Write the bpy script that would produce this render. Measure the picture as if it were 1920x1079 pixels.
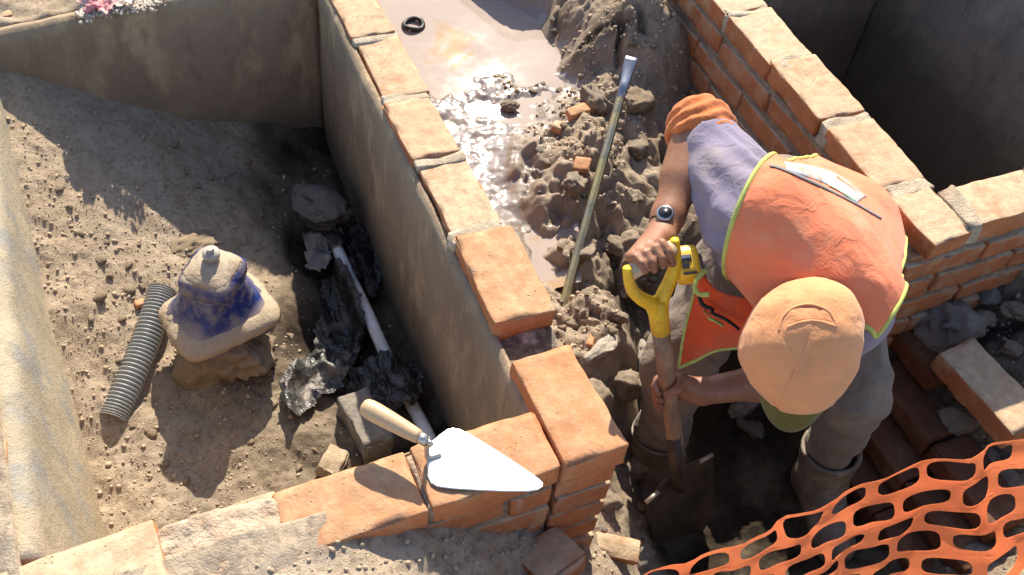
import bpy, bmesh, math, random
import numpy as np
from mathutils import Vector, Matrix

random.seed(7)
rng = np.random.default_rng(7)
for o in list(bpy.data.objects):
    bpy.data.objects.remove(o)
scene = bpy.context.scene
COL = scene.collection

# ------------------------------------------------------------------ camera
CAM_Z = 1.62
cam_data = bpy.data.cameras.new('camera')
cam = bpy.data.objects.new('camera', cam_data)
COL.objects.link(cam)
cam_data.sensor_width = 36.0
cam_data.lens = 36.0 * 1950.0 / 1920.0
cam_data.clip_start = 0.02
cam_data.clip_end = 500.0
CAM_ROT = (Matrix.Rotation(math.radians(-28.99), 3, 'Z') @ Matrix.Rotation(math.radians(40.69), 3, 'X')
           @ Matrix.Rotation(math.radians(8.16), 3, 'Z'))
cam.matrix_world = Matrix.Translation((0, 0, CAM_Z)) @ CAM_ROT.to_4x4()
scene.camera = cam

# ------------------------------------------------------------------ light
SUN = Vector((0.49, 1.06, 1.0)).normalized()
world = bpy.data.worlds.new('World')
scene.world = world
world.use_nodes = True
wn = world.node_tree.nodes
wl = world.node_tree.links
wn.clear()
sky = wn.new('ShaderNodeTexSky')
sky.sky_type = 'NISHITA'
sky.sun_disc = False
sky.sun_elevation = math.asin(SUN.z)
sky.sun_rotation = math.atan2(SUN.x, SUN.y)
sky.dust_density = 2.5
sky.altitude = 1500
bg = wn.new('ShaderNodeBackground')
bg.inputs['Strength'].default_value = 0.13
wo = wn.new('ShaderNodeOutputWorld')
wl.new(sky.outputs[0], bg.inputs['Color'])
wl.new(bg.outputs[0], wo.inputs['Surface'])
sun_data = bpy.data.lights.new('sun', 'SUN')
sun_data.energy = 4.6
sun_data.angle = math.radians(0.53)
sun_data.color = (1.0, 0.915, 0.77)
sun = bpy.data.objects.new('sun', sun_data)
COL.objects.link(sun)
sun.rotation_euler = SUN.to_track_quat('Z', 'Y').to_euler()
sun.location = SUN * 20
scene.view_settings.view_transform = 'Standard'
scene.view_settings.look = 'None'
scene.view_settings.gamma = 1.0
scene.view_settings.use_curve_mapping = False
scene.view_settings.exposure = 1.0

# ------------------------------------------------------------------ surveying helpers
MR = np.array(CAM_ROT)
CC = np.array([0.0, 0.0, CAM_Z])


def ray(px, py):
    return MR @ np.array([(px - 960.0) / 1950.0, -(py - 539.5) / 1950.0, -1.0])


def at(px, py, z=0.0):
    d = ray(px, py)
    return CC + d * ((z - CAM_Z) / d[2])


def deep(px, py, dep):
    return CC + ray(px, py) * dep


# ------------------------------------------------------------------ numeric noise
def h2(ix, iy, s=0):
    x = (ix.astype(np.int64) * 374761393 + iy.astype(np.int64) * 668265263 + s * 974711) & 0xffffffff
    x = ((x ^ (x >> 13)) * 1274126177) & 0xffffffff
    return ((x ^ (x >> 16)) & 0xffffff) / float(0xffffff)


def vn2(x, y, s=0):
    ix = np.floor(x); iy = np.floor(y)
    fx = x - ix; fy = y - iy
    ix = ix.astype(np.int64); iy = iy.astype(np.int64)
    u = fx * fx * fx * (fx * (fx * 6 - 15) + 10); v = fy * fy * fy * (fy * (fy * 6 - 15) + 10)
    a = h2(ix, iy, s); b = h2(ix + 1, iy, s); c = h2(ix, iy + 1, s); d = h2(ix + 1, iy + 1, s)
    return (a + (b - a) * u) * (1 - v) + (c + (d - c) * u) * v


def fbm2(x, y, o=4, s=0, g=0.5):
    r = 0; a = 1.0; t = 0
    for i in range(o):
        ca, sa = math.cos(i * 1.1 + .4), math.sin(i * 1.1 + .4)
        r = r + a * (vn2((x * ca - y * sa) * 2 ** i + 7.3 * i, (x * sa + y * ca) * 2 ** i - 3.1 * i, s + i) - .5)
        t += a; a *= g
    return r / t * 2


def worley2(x, y, s=0):
    ix = np.floor(x).astype(np.int64); iy = np.floor(y).astype(np.int64)
    best = np.full(np.shape(x), 9.0); idd = np.zeros(np.shape(x))
    for dx in (-1, 0, 1):
        for dy in (-1, 0, 1):
            cx = ix + dx; cy = iy + dy
            px = cx + h2(cx, cy, s + 11); py = cy + h2(cx, cy, s + 23)
            d = (x - px) ** 2 + (y - py) ** 2
            m = d < best
            best = np.where(m, d, best)
            idd = np.where(m, h2(cx, cy, s + 37), idd)
    return np.sqrt(best), idd


def vn3(p, s=0):
    i = np.floor(p); f = p - i; i = i.astype(np.int64)
    u = f * f * (3 - 2 * f)
    r = 0
    for dx in (0, 1):
        for dy in (0, 1):
            for dz in (0, 1):
                w = (u[:, 0] if dx else 1 - u[:, 0]) * (u[:, 1] if dy else 1 - u[:, 1]) * (u[:, 2] if dz else 1 - u[:, 2])
                r = r + w * h2(i[:, 0] + dx + (i[:, 2] + dz) * 57, i[:, 1] + dy + (i[:, 2] + dz) * 131, s)
    return r - .5


def fbm3(p, o=3, s=0, g=.5):
    r = 0; a = 1
    for k in range(o):
        r = r + a * vn3(p * 2 ** k + k * 5.7, s + k); a *= g
    return r


# ------------------------------------------------------------------ object helpers
def mesh_from(name, V, F, smooth=True):
    me = bpy.data.meshes.new(name)
    V = np.asarray(V, dtype=np.float32)
    if isinstance(F, np.ndarray):
        n, k = F.shape
        me.vertices.add(len(V)); me.vertices.foreach_set('co', V.ravel())
        me.loops.add(n * k); me.loops.foreach_set('vertex_index', F.astype(np.int32).ravel())
        me.polygons.add(n); me.polygons.foreach_set('loop_start', np.arange(0, n * k, k, dtype=np.int32))
        me.update(calc_edges=True)
        me.validate()
    else:
        me.from_pydata([tuple(map(float, v)) for v in V], [], F)
        me.update()
    if smooth:
        me.polygons.foreach_set('use_smooth', np.ones(len(me.polygons), dtype=bool))
    return me


def obj(name, me, mat=None, parent=None, loc=None, rot=None, scale=None, label=None, cat=None, group=None, kind=None):
    o = bpy.data.objects.new(name, me)
    COL.objects.link(o)
    if mat is not None and me is not None and not me.materials:
        me.materials.append(mat)
    if parent is not None:
        o.parent = parent
    if loc is not None:
        o.location = loc
    if rot is not None:
        o.rotation_euler = rot
    if scale is not None:
        o.scale = scale if hasattr(scale, '__len__') else (scale,) * 3
    tag(o, label, cat, group, kind)
    return o


def tag(o, label=None, cat=None, group=None, kind=None):
    if label: o['label'] = label
    if cat: o['category'] = cat
    if group: o['group'] = group
    if kind: o['kind'] = kind
    return o


def thing(name, label, cat, loc=(0, 0, 0), group=None, rot=None):
    return obj(name, None, loc=loc, rot=rot, label=label, cat=cat, group=group, kind='thing')


def bm_mesh(name, bm, smooth=True):
    bmesh.ops.recalc_face_normals(bm, faces=bm.faces)
    me = bpy.data.meshes.new(name)
    bm.to_mesh(me); bm.free()
    if smooth:
        me.polygons.foreach_set('use_smooth', np.ones(len(me.polygons), dtype=bool))
    return me


def frames(pts):
    pts = [Vector(p) for p in pts]
    T = []
    for i in range(len(pts)):
        a = pts[max(i - 1, 0)]; b = pts[min(i + 1, len(pts) - 1)]
        T.append((b - a).normalized())
    up = Vector((0, 0, 1)) if abs(T[0].z) < .9 else Vector((1, 0, 0))
    n = T[0].cross(up).normalized()
    out = []
    for i, t in enumerate(T):
        n = (n - t * n.dot(t)).normalized()
        out.append((pts[i], t, n, t.cross(n)))
    return out


def tube(pts, rad, seg=12, closed=False, flat=None):
    """tube along a polyline; rad number or list; flat = squash of the second axis"""
    pts = [Vector(p) for p in pts]
    fr = frames(pts)
    if closed:
        n0 = fr[0]
    R = rad if hasattr(rad, '__len__') else [rad] * len(pts)
    V = []; F = []
    for (p, t, n, b), r in zip(fr, R):
        for k in range(seg):
            a = 2 * math.pi * k / seg
            V.append(p + n * (math.cos(a) * r) + b * (math.sin(a) * r * (flat or 1)))
    m = len(pts)
    for i in range(m - 1 + (1 if closed else 0)):
        j = (i + 1) % m
        for k in range(seg):
            l = (k + 1) % seg
            F.append((i * seg + k, i * seg + l, j * seg + l, j * seg + k))
    if not closed:
        F.append(tuple(range(seg))[::-1]); F.append(tuple((m - 1) * seg + k for k in range(seg)))
    return V, F


def join(parts):
    V = []; F = []
    for v, f in parts:
        o = len(V); V += list(v); F += [tuple(i + o for i in q) for q in f]
    return V, F


def loft(rings, cap=True):
    V = []; F = []; s = len(rings[0])
    for r in rings: V += list(r)
    for i in range(len(rings) - 1):
        for k in range(s):
            l = (k + 1) % s
            F.append((i * s + k, i * s + l, (i + 1) * s + l, (i + 1) * s + k))
    if cap:
        F.append(tuple(range(s))[::-1]); F.append(tuple((len(rings) - 1) * s + k for k in range(s)))
    return V, F


def plate(outline, th):
    """flat plate: outline = list of points (top), thickness down"""
    n = len(outline)
    V = [Vector(p) for p in outline] + [Vector(p) - Vector((0, 0, th)) for p in outline]
    F = [tuple(range(n)), tuple(range(2 * n - 1, n - 1, -1))]
    for i in range(n):
        j = (i + 1) % n
        F.append((i, i + n, j + n, j))
    return V, F


def catmull(P, n=6):
    P = [np.array(p, float) for p in P]
    out = []
    for i in range(len(P) - 1):
        a = P[max(i - 1, 0)]; b = P[i]; c = P[i + 1]; d = P[min(i + 2, len(P) - 1)]
        for k in range(n):
            t = k / n
            out.append(.5 * ((2 * b) + (-a + c) * t + (2 * a - 5 * b + 4 * c - d) * t * t + (-a + 3 * b - 3 * c + d) * t ** 3))
    out.append(P[-1])
    return out


# ------------------------------------------------------------------ materials
class NT:
    def __init__(self, name):
        self.m = bpy.data.materials.new(name); self.m.use_nodes = True
        self.n = self.m.node_tree.nodes; self.l = self.m.node_tree.links
        self.n.clear()
        self.out = self.n.new('ShaderNodeOutputMaterial')
        self.p = self.n.new('ShaderNodeBsdfPrincipled')
        self.l.new(self.p.outputs[0], self.out.inputs[0])
        self.tc = self.n.new('ShaderNodeTexCoord')
        self.geo = self.n.new('ShaderNodeNewGeometry')
        self.coord = self.tc.outputs['Object']

    def set(self, sock, v):
        i = self.p.inputs[sock]
        if hasattr(v, 'links'): self.l.new(v, i)
        else: i.default_value = v if not (hasattr(v, '__len__') and len(v) == 3) else (*v, 1)

    def noise(self, scale, detail=4, rough=.55, coord=None, out='Fac', dist=0.0):
        t = self.n.new('ShaderNodeTexNoise')
        t.inputs['Scale'].default_value = scale; t.inputs['Detail'].default_value = detail
        t.inputs['Roughness'].default_value = rough; t.inputs['Distortion'].default_value = dist
        self.l.new(coord or self.coord, t.inputs['Vector'])
        return t.outputs[out]

    def vor(self, scale, coord=None, out='Distance'):
        t = self.n.new('ShaderNodeTexVoronoi'); t.inputs['Scale'].default_value = scale
        self.l.new(coord or self.coord, t.inputs['Vector'])
        return t.outputs[out]

    def mapping(self, scale, coord=None):
        t = self.n.new('ShaderNodeMapping'); t.inputs['Scale'].default_value = scale
        self.l.new(coord or self.coord, t.inputs['Vector'])
        return t.outputs[0]

    def ramp(self, fac, a, b, ca=0.0, cb=1.0):
        t = self.n.new('ShaderNodeMapRange')
        t.inputs[1].default_value = a; t.inputs[2].default_value = b
        t.inputs[3].default_value = ca; t.inputs[4].default_value = cb
        self.l.new(fac, t.inputs[0])
        return t.outputs[0]

    def math(self, op, a, b=0.0):
        t = self.n.new('ShaderNodeMath'); t.operation = op
        for i, v in enumerate((a, b)):
            if hasattr(v, 'links'): self.l.new(v, t.inputs[i])
            else: t.inputs[i].default_value = v
        return t.outputs[0]

    def mix(self, fac, a, b, mode='MIX'):
        t = self.n.new('ShaderNodeMix'); t.data_type = 'RGBA'; t.blend_type = mode
        for s, v in ((t.inputs[0], fac), (t.inputs[6], a), (t.inputs[7], b)):
            if hasattr(v, 'links'): self.l.new(v, s)
            elif hasattr(v, '__len__'): s.default_value = (*v[:3], 1)
            else: s.default_value = v
        return t.outputs[2]

    def rand(self):
        t = self.n.new('ShaderNodeObjectInfo')
        return t.outputs['Random']

    def attr(self, name, out='Fac'):
        t = self.n.new('ShaderNodeAttribute'); t.attribute_name = name
        return t.outputs[out]

    def up(self):
        s = self.n.new('ShaderNodeSeparateXYZ'); self.l.new(self.geo.outputs['Normal'], s.inputs[0])
        return s.outputs[2]

    def bump(self, h, strength=.5, dist=.004, prev=None):
        b = self.n.new('ShaderNodeBump'); b.inputs['Strength'].default_value = strength
        b.inputs['Distance'].default_value = dist
        self.l.new(h, b.inputs['Height'])
        if prev is not None: self.l.new(prev, b.inputs['Normal'])
        self.l.new(b.outputs[0], self.p.inputs['Normal'])
        return b.outputs[0]


def simple(name, col, rough=.7, metal=0.0, var=.25, scale=20, bump=.2, bdist=.002, dirt=None, dirt_amt=.5, spec=.5):
    t = NT(name)
    n = t.noise(scale, 5)
    c = t.mix(t.ramp(n, .3, .7), [x * (1 - var) for x in col], [min(1, x * (1 + var)) for x in col])
    if dirt is not None:
        d = t.noise(scale * .45, 6, .65)
        c = t.mix(t.ramp(d, .62 - dirt_amt * .3, .72 - dirt_amt * .2), c, dirt)
    t.set('Base Color', c); t.set('Roughness', rough); t.set('Metallic', metal); t.set('Specular IOR Level', spec)
    if bump: t.bump(t.noise(scale * 6, 5), bump, bdist)
    return t.m


def brick_mat(name, red, dust, dust_lo, dust_hi):
    t = NT(name)
    off = t.n.new('ShaderNodeVectorMath'); off.operation = 'ADD'
    t.l.new(t.coord, off.inputs[0])
    cmb = t.n.new('ShaderNodeCombineXYZ')
    r = t.rand()
    for i in range(3): t.l.new(t.math('MULTIPLY', r, 11.0 + 7 * i), cmb.inputs[i])
    t.l.new(cmb.outputs[0], off.inputs[1])
    co = off.outputs[0]
    n1 = t.noise(9, 5, .6, co); n2 = t.noise(70, 4, .6, co); n3 = t.noise(28, 6, .7, co)
    c = t.mix(t.ramp(n1, .3, .7), [x * .78 for x in red], [min(1, x * 1.22) for x in red])
    c = t.mix(t.math('MULTIPLY', t.ramp(r, 0, 1), .38), c, (red[0] * .72, red[1] * .8, red[2] * .9))
    c = t.mix(t.ramp(n2, .58, .72, 0, .6), c, (red[0] * .5, red[1] * .5, red[2] * .5))
    # dust and cement film lying on the upward faces, blotchy splashes on the others
    upf = t.ramp(t.up(), .45, .9)
    d_up = t.math('MULTIPLY', upf, t.ramp(t.math('ADD', t.math('MULTIPLY', n3, .7), t.math('MULTIPLY', t.noise(6, 3, .5, co), .3)), dust_lo + .05, dust_hi - .05, .42, 1.0))
    d_sd = t.ramp(t.noise(12, 6, .7, co), .50, .68, 0, .6)
    d = t.math('MAXIMUM', d_up, d_sd)
    dc = t.mix(t.ramp(t.noise(45, 5, .7, co), .35, .7), dust, [x * .68 for x in dust])
    d = t.math('MULTIPLY', d, t.ramp(r, 0, 1, .72, 1.03))
    c = t.mix(d, c, dc)
    c = t.mix(t.ramp(t.noise(5.5, 6, .7, co), .57, .70, 0, .5), c, (.25, .155, .085))
    # pores and specks
    pore = t.ramp(t.vor(85, co), .0, .19, 1, 0)
    gate = t.ramp(t.noise(16, 3, .5, co), .5, .62)
    pore = t.math('MULTIPLY', pore, gate)
    c = t.mix(t.math('MULTIPLY', pore, .75), c, (.07, .045, .03))
    t.set('Base Color', c); t.set('Roughness', .92); t.set('Specular IOR Level', .2)
    hgt = t.math('SUBTRACT', t.math('ADD', t.math('MULTIPLY', n3, .8), t.math('MULTIPLY', t.noise(190, 3, .6, co), .35)), t.math('MULTIPLY', pore, .9))
    t.bump(hgt, .75, .005)
    return t.m


M = {}
M['brick'] = brick_mat('brick_dusty', (.46, .165, .065), (.60, .45, .29), .28, .56)
M['brick_fresh'] = brick_mat('brick_fresh', (.47, .175, .07), (.57, .375, .215), .38, .66)
M['brick_shaded'] = brick_mat('brick_shaded', (.15, .05, .025), (.12, .08, .055), .45, .75)  # darker copy of the brick, the footing's shade put into its colour


def plaster_mat(name, col, streak, dark):
    t = NT(name)
    n = t.noise(3.2, 6, .6); n2 = t.noise(24, 6, .65)
    st = t.noise(4.0, 5, .6, t.mapping((3.0, 3.0, 1.3)))
    c = t.mix(t.ramp(n, .35, .68), col, [x * .72 for x in col])
    c = t.mix(t.ramp(st, .50, .64, 0, .9), c, streak)
    st2 = t.noise(7.0, 6, .7, t.mapping((2.0, 2.0, .8)))
    c = t.mix(t.ramp(st2, .55, .68, 0, .6), c, [x * .5 for x in col])
    c = t.mix(t.ramp(n2, .58, .74, 0, .55), c, [x * .55 for x in col])
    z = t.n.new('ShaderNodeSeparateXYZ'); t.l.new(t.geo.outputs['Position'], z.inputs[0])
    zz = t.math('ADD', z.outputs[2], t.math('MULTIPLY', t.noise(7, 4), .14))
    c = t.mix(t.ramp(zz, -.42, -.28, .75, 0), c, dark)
    sp = t.ramp(t.vor(120), .0, .12, 1, 0)
    c = t.mix(t.math('MULTIPLY', sp, t.ramp(t.noise(20), .5, .6, 0, .6)), c, (.10, .08, .06))
    t.set('Base Color', c); t.set('Roughness', .93); t.set('Specular IOR Level', .15)
    t.bump(t.math('SUBTRACT', t.math('ADD', t.math('MULTIPLY', t.noise(45, 6, .7), .8), t.math('MULTIPLY', t.noise(230, 4, .7), .5)), t.math('MULTIPLY', sp, .5)), 1.0, .007)
    return t.m


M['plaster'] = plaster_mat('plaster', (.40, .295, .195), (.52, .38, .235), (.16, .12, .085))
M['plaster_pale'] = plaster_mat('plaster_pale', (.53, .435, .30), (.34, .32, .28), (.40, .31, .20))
M['plaster_dark'] = plaster_mat('plaster_shaded', (.30, .25, .205), (.34, .28, .22), (.11, .09, .07))  # darker copy of the plaster, right chamber's shade painted in
M['mortar'] = simple('mortar', (.29, .215, .15), .95, var=.35, scale=30, bump=.9, bdist=.006, spec=.15)
M['mortar_pale'] = simple('mortar_pale', (.50, .41, .295), .95, var=.3, scale=40, bump=1, bdist=.005, dirt=(.36, .27, .19), dirt_amt=.5, spec=.1)
M['mortar_wet'] = simple('mortar_wet', (.20, .16, .125), .9, var=.45, scale=60, bump=1, bdist=.005, dirt=(.60, .52, .44), dirt_amt=.35, spec=.2)


def soil_mat():
    t = NT('soil')
    w = t.attr('wet'); tone = t.attr('tone')
    n = t.noise(14, 7, .65); n2 = t.noise(60, 6, .7); n3 = t.noise(3.5, 4)
    dry = t.mix(t.ramp(n3, .35, .65), (.48, .37, .255), (.46, .375, .28))
    dry = t.mix(t.ramp(n, .42, .68, 0, .7), dry, (.33, .235, .15))
    dry = t.mix(t.ramp(n2, .55, .7, 0, .65), dry, (.52, .42, .305))
    gr = t.vor(110, out='Color')
    g = t.n.new('ShaderNodeRGBToBW'); t.l.new(gr, g.inputs[0])
    dry = t.mix(t.ramp(g.outputs[0], .62, .8, 0, .5), dry, (.23, .17, .115))
    damp_shade = t.mix(t.ramp(n, .35, .65), (.050, .036, .025), (.024, .018, .013))  # near black also puts the trench floor's shade into the colour
    damp_shade = t.mix(t.ramp(n2, .58, .72, 0, .35), damp_shade, (.11, .08, .055))
    c = t.mix(w, dry, damp_shade)
    mudc = t.mix(t.ramp(n, .3, .7), (.40, .315, .235), (.28, .21, .15))
    c = t.mix(tone, c, mudc)
    c = t.mix(t.math('MULTIPLY', t.attr('gloss'), .75), c, (.20, .155, .12))
    t.set('Base Color', c)
    sh = t.attr('gloss')
    shn = t.math('MULTIPLY', sh, t.ramp(t.noise(22, 4), .3, .55, .5, 1.0))
    t.set('Roughness', t.ramp(shn, 0, 1, .95, .12))
    t.set('Specular IOR Level', t.ramp(sh, 0, 1, .12, .7))
    b = t.math('ADD', t.math('MULTIPLY', n2, .6), t.math('MULTIPLY', t.noise(240, 4, .7), .4))
    bn = t.n.new('ShaderNodeBump'); bn.inputs['Distance'].default_value = .008
    t.l.new(t.ramp(sh, 0, 1, .9, .10), bn.inputs['Strength']); t.l.new(b, bn.inputs['Height']); t.l.new(bn.outputs[0], t.p.inputs['Normal'])
    t.l.new(t.math('MULTIPLY', sh, .9), t.p.inputs['Coat Weight']); t.set('Coat Roughness', .10)
    return t.m


M['soil'] = soil_mat()


def rock_mat(name, a, b, dust, amt):
    t = NT(name)
    r = t.rand()
    n = t.noise(18, 6, .65); n2 = t.noise(90, 5, .7)
    c = t.mix(t.ramp(n, .35, .65), a, b)
    c = t.mix(t.math('MULTIPLY', r, .45), c, (a[0] * .6, a[1] * .55, a[2] * .5))
    d = t.math('MULTIPLY', t.ramp(t.up(), -.1, .8), t.ramp(t.noise(30, 6, .7), .5 - amt * .3, .8 - amt * .3))
    c = t.mix(d, c, dust)
    c = t.mix(t.ramp(n2, .6, .72, 0, .5), c, [x * .45 for x in a])
    t.set('Base Color', c); t.set('Roughness', .88); t.set('Specular IOR Level', .25)
    t.bump(t.math('ADD', n2, t.math('MULTIPLY', n, .8)), .8, .006)
    return t.m


M['rock'] = rock_mat('rock_dusty', (.33, .25, .17), (.24, .18, .125), (.44, .33, .215), .75)
M['rock_grey'] = rock_mat('rock_grey', (.30, .26, .225), (.21, .18, .155), (.38, .32, .26), .4)
M['rock_mud'] = rock_mat('rock_muddy', (.31, .235, .165), (.21, .155, .105), (.44, .35, .255), .75)
M['rock_pale'] = rock_mat('rock_limey', (.62, .54, .44), (.50, .42, .33), (.70, .62, .50), .6)
M['concrete'] = rock_mat('concrete', (.24, .215, .185), (.17, .15, .13), (.33, .28, .22), .4)


def water_mat():
    t = NT('muddy_water')
    n = t.noise(3.0, 5, .6, dist=.6); n2 = t.noise(11, 5)
    c = t.mix(t.ramp(n, .35, .68), (.33, .262, .22), (.39, .315, .265))
    c = t.mix(t.ramp(t.noise(5.5, 4, .6, dist=.8), .60, .68, 0, .85), c, (.36, .225, .10))
    t.set('Base Color', c); t.set('Roughness', t.ramp(n2, .3, .7, .02, .07)); t.set('IOR', 1.33)
    t.bump(t.math('ADD', t.noise(4, 2), t.math('MULTIPLY', t.noise(40, 3), .05)), .014, .012)
    return t.m


M['water'] = water_mat()
# ------------------------------------------------------------------ terrain
BOX = (-.30, .665, .862, 2.44)   # inside of the chamber, walls hide the border


def tps(pts, X, Y, reg=1e-4):
    P = np.array(pts, float)
    x, y, z = P[:, 0], P[:, 1], P[:, 2]
    n = len(P)

    def U(r2): return np.where(r2 > 1e-12, r2 * np.log(np.maximum(r2, 1e-12)), 0)
    K = U((x[:, None] - x) ** 2 + (y[:, None] - y) ** 2) + np.eye(n) * reg
    Pm = np.c_[np.ones(n), x, y]
    A = np.block([[K, Pm], [Pm.T, np.zeros((3, 3))]])
    w = np.linalg.solve(A, np.r_[z, 0, 0, 0])
    out = w[n] + w[n + 1] * X + w[n + 2] * Y
    for i in range(n):
        out = out + w[i] * U((X - x[i]) ** 2 + (Y - y[i]) ** 2)
    return out


def blend(pts, k, X, Y, s=.12):
    P = np.array(pts, float); num = 0; den = 1e-9
    for p in P:
        w = 1.0 / (((X - p[0]) ** 2 + (Y - p[1]) ** 2) / s ** 2 + .05) ** 2
        num = num + w * p[k]; den = den + w
    return num / den


# inside the chamber: x, y, z, roughness, damp
IN = []
for (x, y, z, a, w) in [(-.21, 2.34, -.09, .3, .0), (0, 2.36, -.24, .3, .0), (.15, 2.36, -.34, .4, 0), (.30, 2.36, -.43, .5, .1), (.45, 2.38, -.48, .5, .9), (.58, 2.38, -.53, .5, 1),
                        (-.22, 2.02, -.20, .5, 0), (-.22, 1.64, -.35, .55, 0), (-.22, 1.32, -.49, .55, 0), (-.25, .95, -.53, .5, .1), (-.02, 1.98, -.33, .5, 0), (.12, 1.95, -.42, .6, .0),
                        (.28, 1.95, -.49, .6, .1), (.42, 1.95, -.56, .7, 1), (.57, 2.0, -.60, .7, 1), (-.05, 1.65, -.43, .55, 0), (.0, 1.45, -.49, .55, .15), (.12, 1.5, -.49, .7, .45),
                        (.28, 1.55, -.53, .8, .7), (.40, 1.6, -.59, .8, 1), (.57, 1.6, -.60, .6, 1), (.05, 1.2, -.51, .7, .2), (.2, 1.2, -.51, .7, .25), (.33, 1.25, -.53, .7, .5),
                        (.45, 1.2, -.57, .8, .9), (.57, 1.2, -.56, .7, 1), (0, .95, -.50, .7, .1), (.25, .95, -.48, .7, .2), (.45, .95, -.52, .8, .8), (.6, .95, -.53, .7, 1)]:
    IN.append((x, y, z, a, w))
# outside: surveyed marks (px, py, z, roughness, damp, mud)
OUT = []
for (px, py, z, a, w, m) in [(780, 20, -.35, .05, 0, 1), (900, 10, -.35, .05, 0, 1), (820, 95, -.35, .06, 0, 1), (900, 165, -.311, .35, 0, 1), (850, 170, -.312, .35, 0, 1), (960, 165, -.312, .35, 0, 1), (1010, 175, -.31, .35, .1, 1), (1000, 60, -.34, .15, .1, 1), (1050, 110, -.325, .2, .1, 1), (960, 110, -.345, .08, 0, 1),
                             (860, 230, -.309, .36, 0, 1), (930, 220, -.309, .38, 0, 1), (900, 290, -.308, .40, .1, 1), (930, 360, -.304, .38, .1, 1), (965, 420, -.306, .36, .2, 1), (985, 455, -.31, .36, .2, 1), (1050, 150, -.312, .36, .1, .9), (1010, 210, -.312, .4, .15, .8),
                             (1060, 30, -.25, 1.2, .3, .2), (1100, 80, -.22, 1.4, .5, 0), (1180, 50, -.13, 1.4, .35, 0), (1245, 20, -.10, .8, .2, 0), (1130, 130, -.27, .9, .2, .5), (1200, 120, -.22, .9, .2, .2),
                             (1080, 200, -.27, 1, .15, .6), (1150, 220, -.27, 1, .2, .5), (1205, 200, -.29, .9, .3, .4), (1020, 270, -.27, 1.1, .15, .7), (1100, 290, -.27, 1.2, .15, .6), (1185, 300, -.33, 1.1, .2, .5), (1195, 250, -.31, 1, .2, .4), (1198, 360, -.355, 1.1, .2, .4), (1200, 440, -.40, 1.1, .3, .3), (1190, 510, -.42, 1.2, .3, .3),
                             (1010, 350, -.29, 1.2, .2, .7), (1075, 370, -.27, 1.4, .15, .6), (1130, 360, -.30, 1.4, .2, .5), (1150, 410, -.37, 1.4, .4, .4), (1090, 420, -.37, 1.4, .4, .4), (1010, 450, -.35, 1.2, .3, .6), (1070, 490, -.36, 1.4, .25, .5), (1140, 490, -.38, 1.4, .3, .4),
                             (1200, 560, -.50, 1.1, .6, .2), (1060, 590, -.36, 1.1, .3, .3), (1120, 620, -.35, 1.1, .3, .4), (1150, 570, -.42, 1.2, .5, .2), (1195, 660, -.38, 1, .2, .5), (1120, 690, -.36, .9, .3, .5), (1165, 715, -.42, .9, .7, .3),
                             (1190, 790, -.70, .6, 1, .2), (1180, 870, -.62, .8, .7, .3), (1140, 890, -.52, .9, .25, .1), (1125, 950, -.46, .8, .1, .1), (1170, 960, -.52, .9, .2, .1), (1100, 1010, -.43, .7, .1, .1), (1190, 1050, -.56, .8, .2, .1),
                             (1250, 880, -.72, .6, 1, .1), (1330, 1050, -.72, .7, 1, 0), (1260, 1040, -.70, .7, .9, 0), (1340, 800, -.70, .8, 1, 0), (1420, 770, -.66, .9, 1, 0), (1450, 850, -.72, .8, 1, 0), (1550, 930, -.72, .7, 1, 0), (1450, 950, -.73, .8, 1, 0),
                             (1250, 760, -.70, .6, 1, .1), (1760, 640, -.42, .9, .8, 0), (1850, 580, -.36, 1, .8, 0), (1910, 530, -.30, 1, .7, 0), (1690, 610, -.40, .8, .9, 0), (1790, 790, -.46, .9, .7, 0), (1900, 720, -.40, .9, .6, 0), (1900, 800, -.42, .9, .3, 0),
                             (1650, 900, -.68, .8, 1, 0), (1750, 950, -.62, .9, .8, 0), (1880, 950, -.50, 1, .3, 0), (1900, 1040, -.50, 1, .3, 0), (1700, 1060, -.62, .9, .7, 0)]:
    p = at(px, py, z)
    OUT.append((p[0], p[1], z, a, w, m))
for q in [(1.60, 1.9, -.46, .8, .8, 0), (1.56, 1.5, -.34, .8, 1, 0), (1.42, 1.45, -.26, .8, .9, 0), (1.52, 1.36, -.30, .8, 1, 0), (1.46, 1.75, -.42, .9, .6, .1), (1.5, 1.2, -.46, .7, 1, 0), (1.28, 1.5, -.40, .9, .8, .1), (1.38, 1.32, -.27, .8, 1, 0), (1.15, 1.25, -.68, .7, 1, 0), (1.58, 2.3, -.2, .8, .3, 0), (1.75, 2.6, -.04, .7, 0, 0),  # includes unseen soil behind the worker, raised to shade the trench floor
          (1.3, 2.7, -.12, .8, 0, .1), (.8, 2.6, -.35, .1, 0, 1), (.9, 3.0, -.35, .1, 0, 1), (1.05, 2.55, -.34, .15, 0, 1), (1.2, 3.1, -.1, .7, 0, 0), (1.6, 3.1, -.03, .6, 0, 0),
          (.17, .78, -.005, .5, 0, 0), (.40, .77, -.13, .7, .1, 0), (.65, .77, -.34, .8, .3, 0), (.755, .85, -.44, .7, .3, 0), (.4, .66, -.15, .8, .15, 0), (.6, .62, -.30, .8, .3, 0), (.7, .7, -.38, .8, .3, 0), (.2, .66, -.04, .6, .1, 0), (0, .72, .0, .5, 0, 0),
          (-.3, .78, -.005, .4, 0, 0), (-.4, .5, -.02, .4, 0, 0), (.3, .4, -.06, .5, 0, 0), (.7, .4, -.20, .6, .1, 0), (1.0, .45, -.62, .7, .8, 0), (1.2, .3, -.4, .6, .3, 0), (1.7, .3, -.3, .7, .2, 0), (2.2, .6, -.2, .7, .2, 0), (2.3, 1.0, -.2, .6, .3, 0), (-.42, 1.6, -.03, .4, 0, 0)]:
    OUT.append(q)

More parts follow.
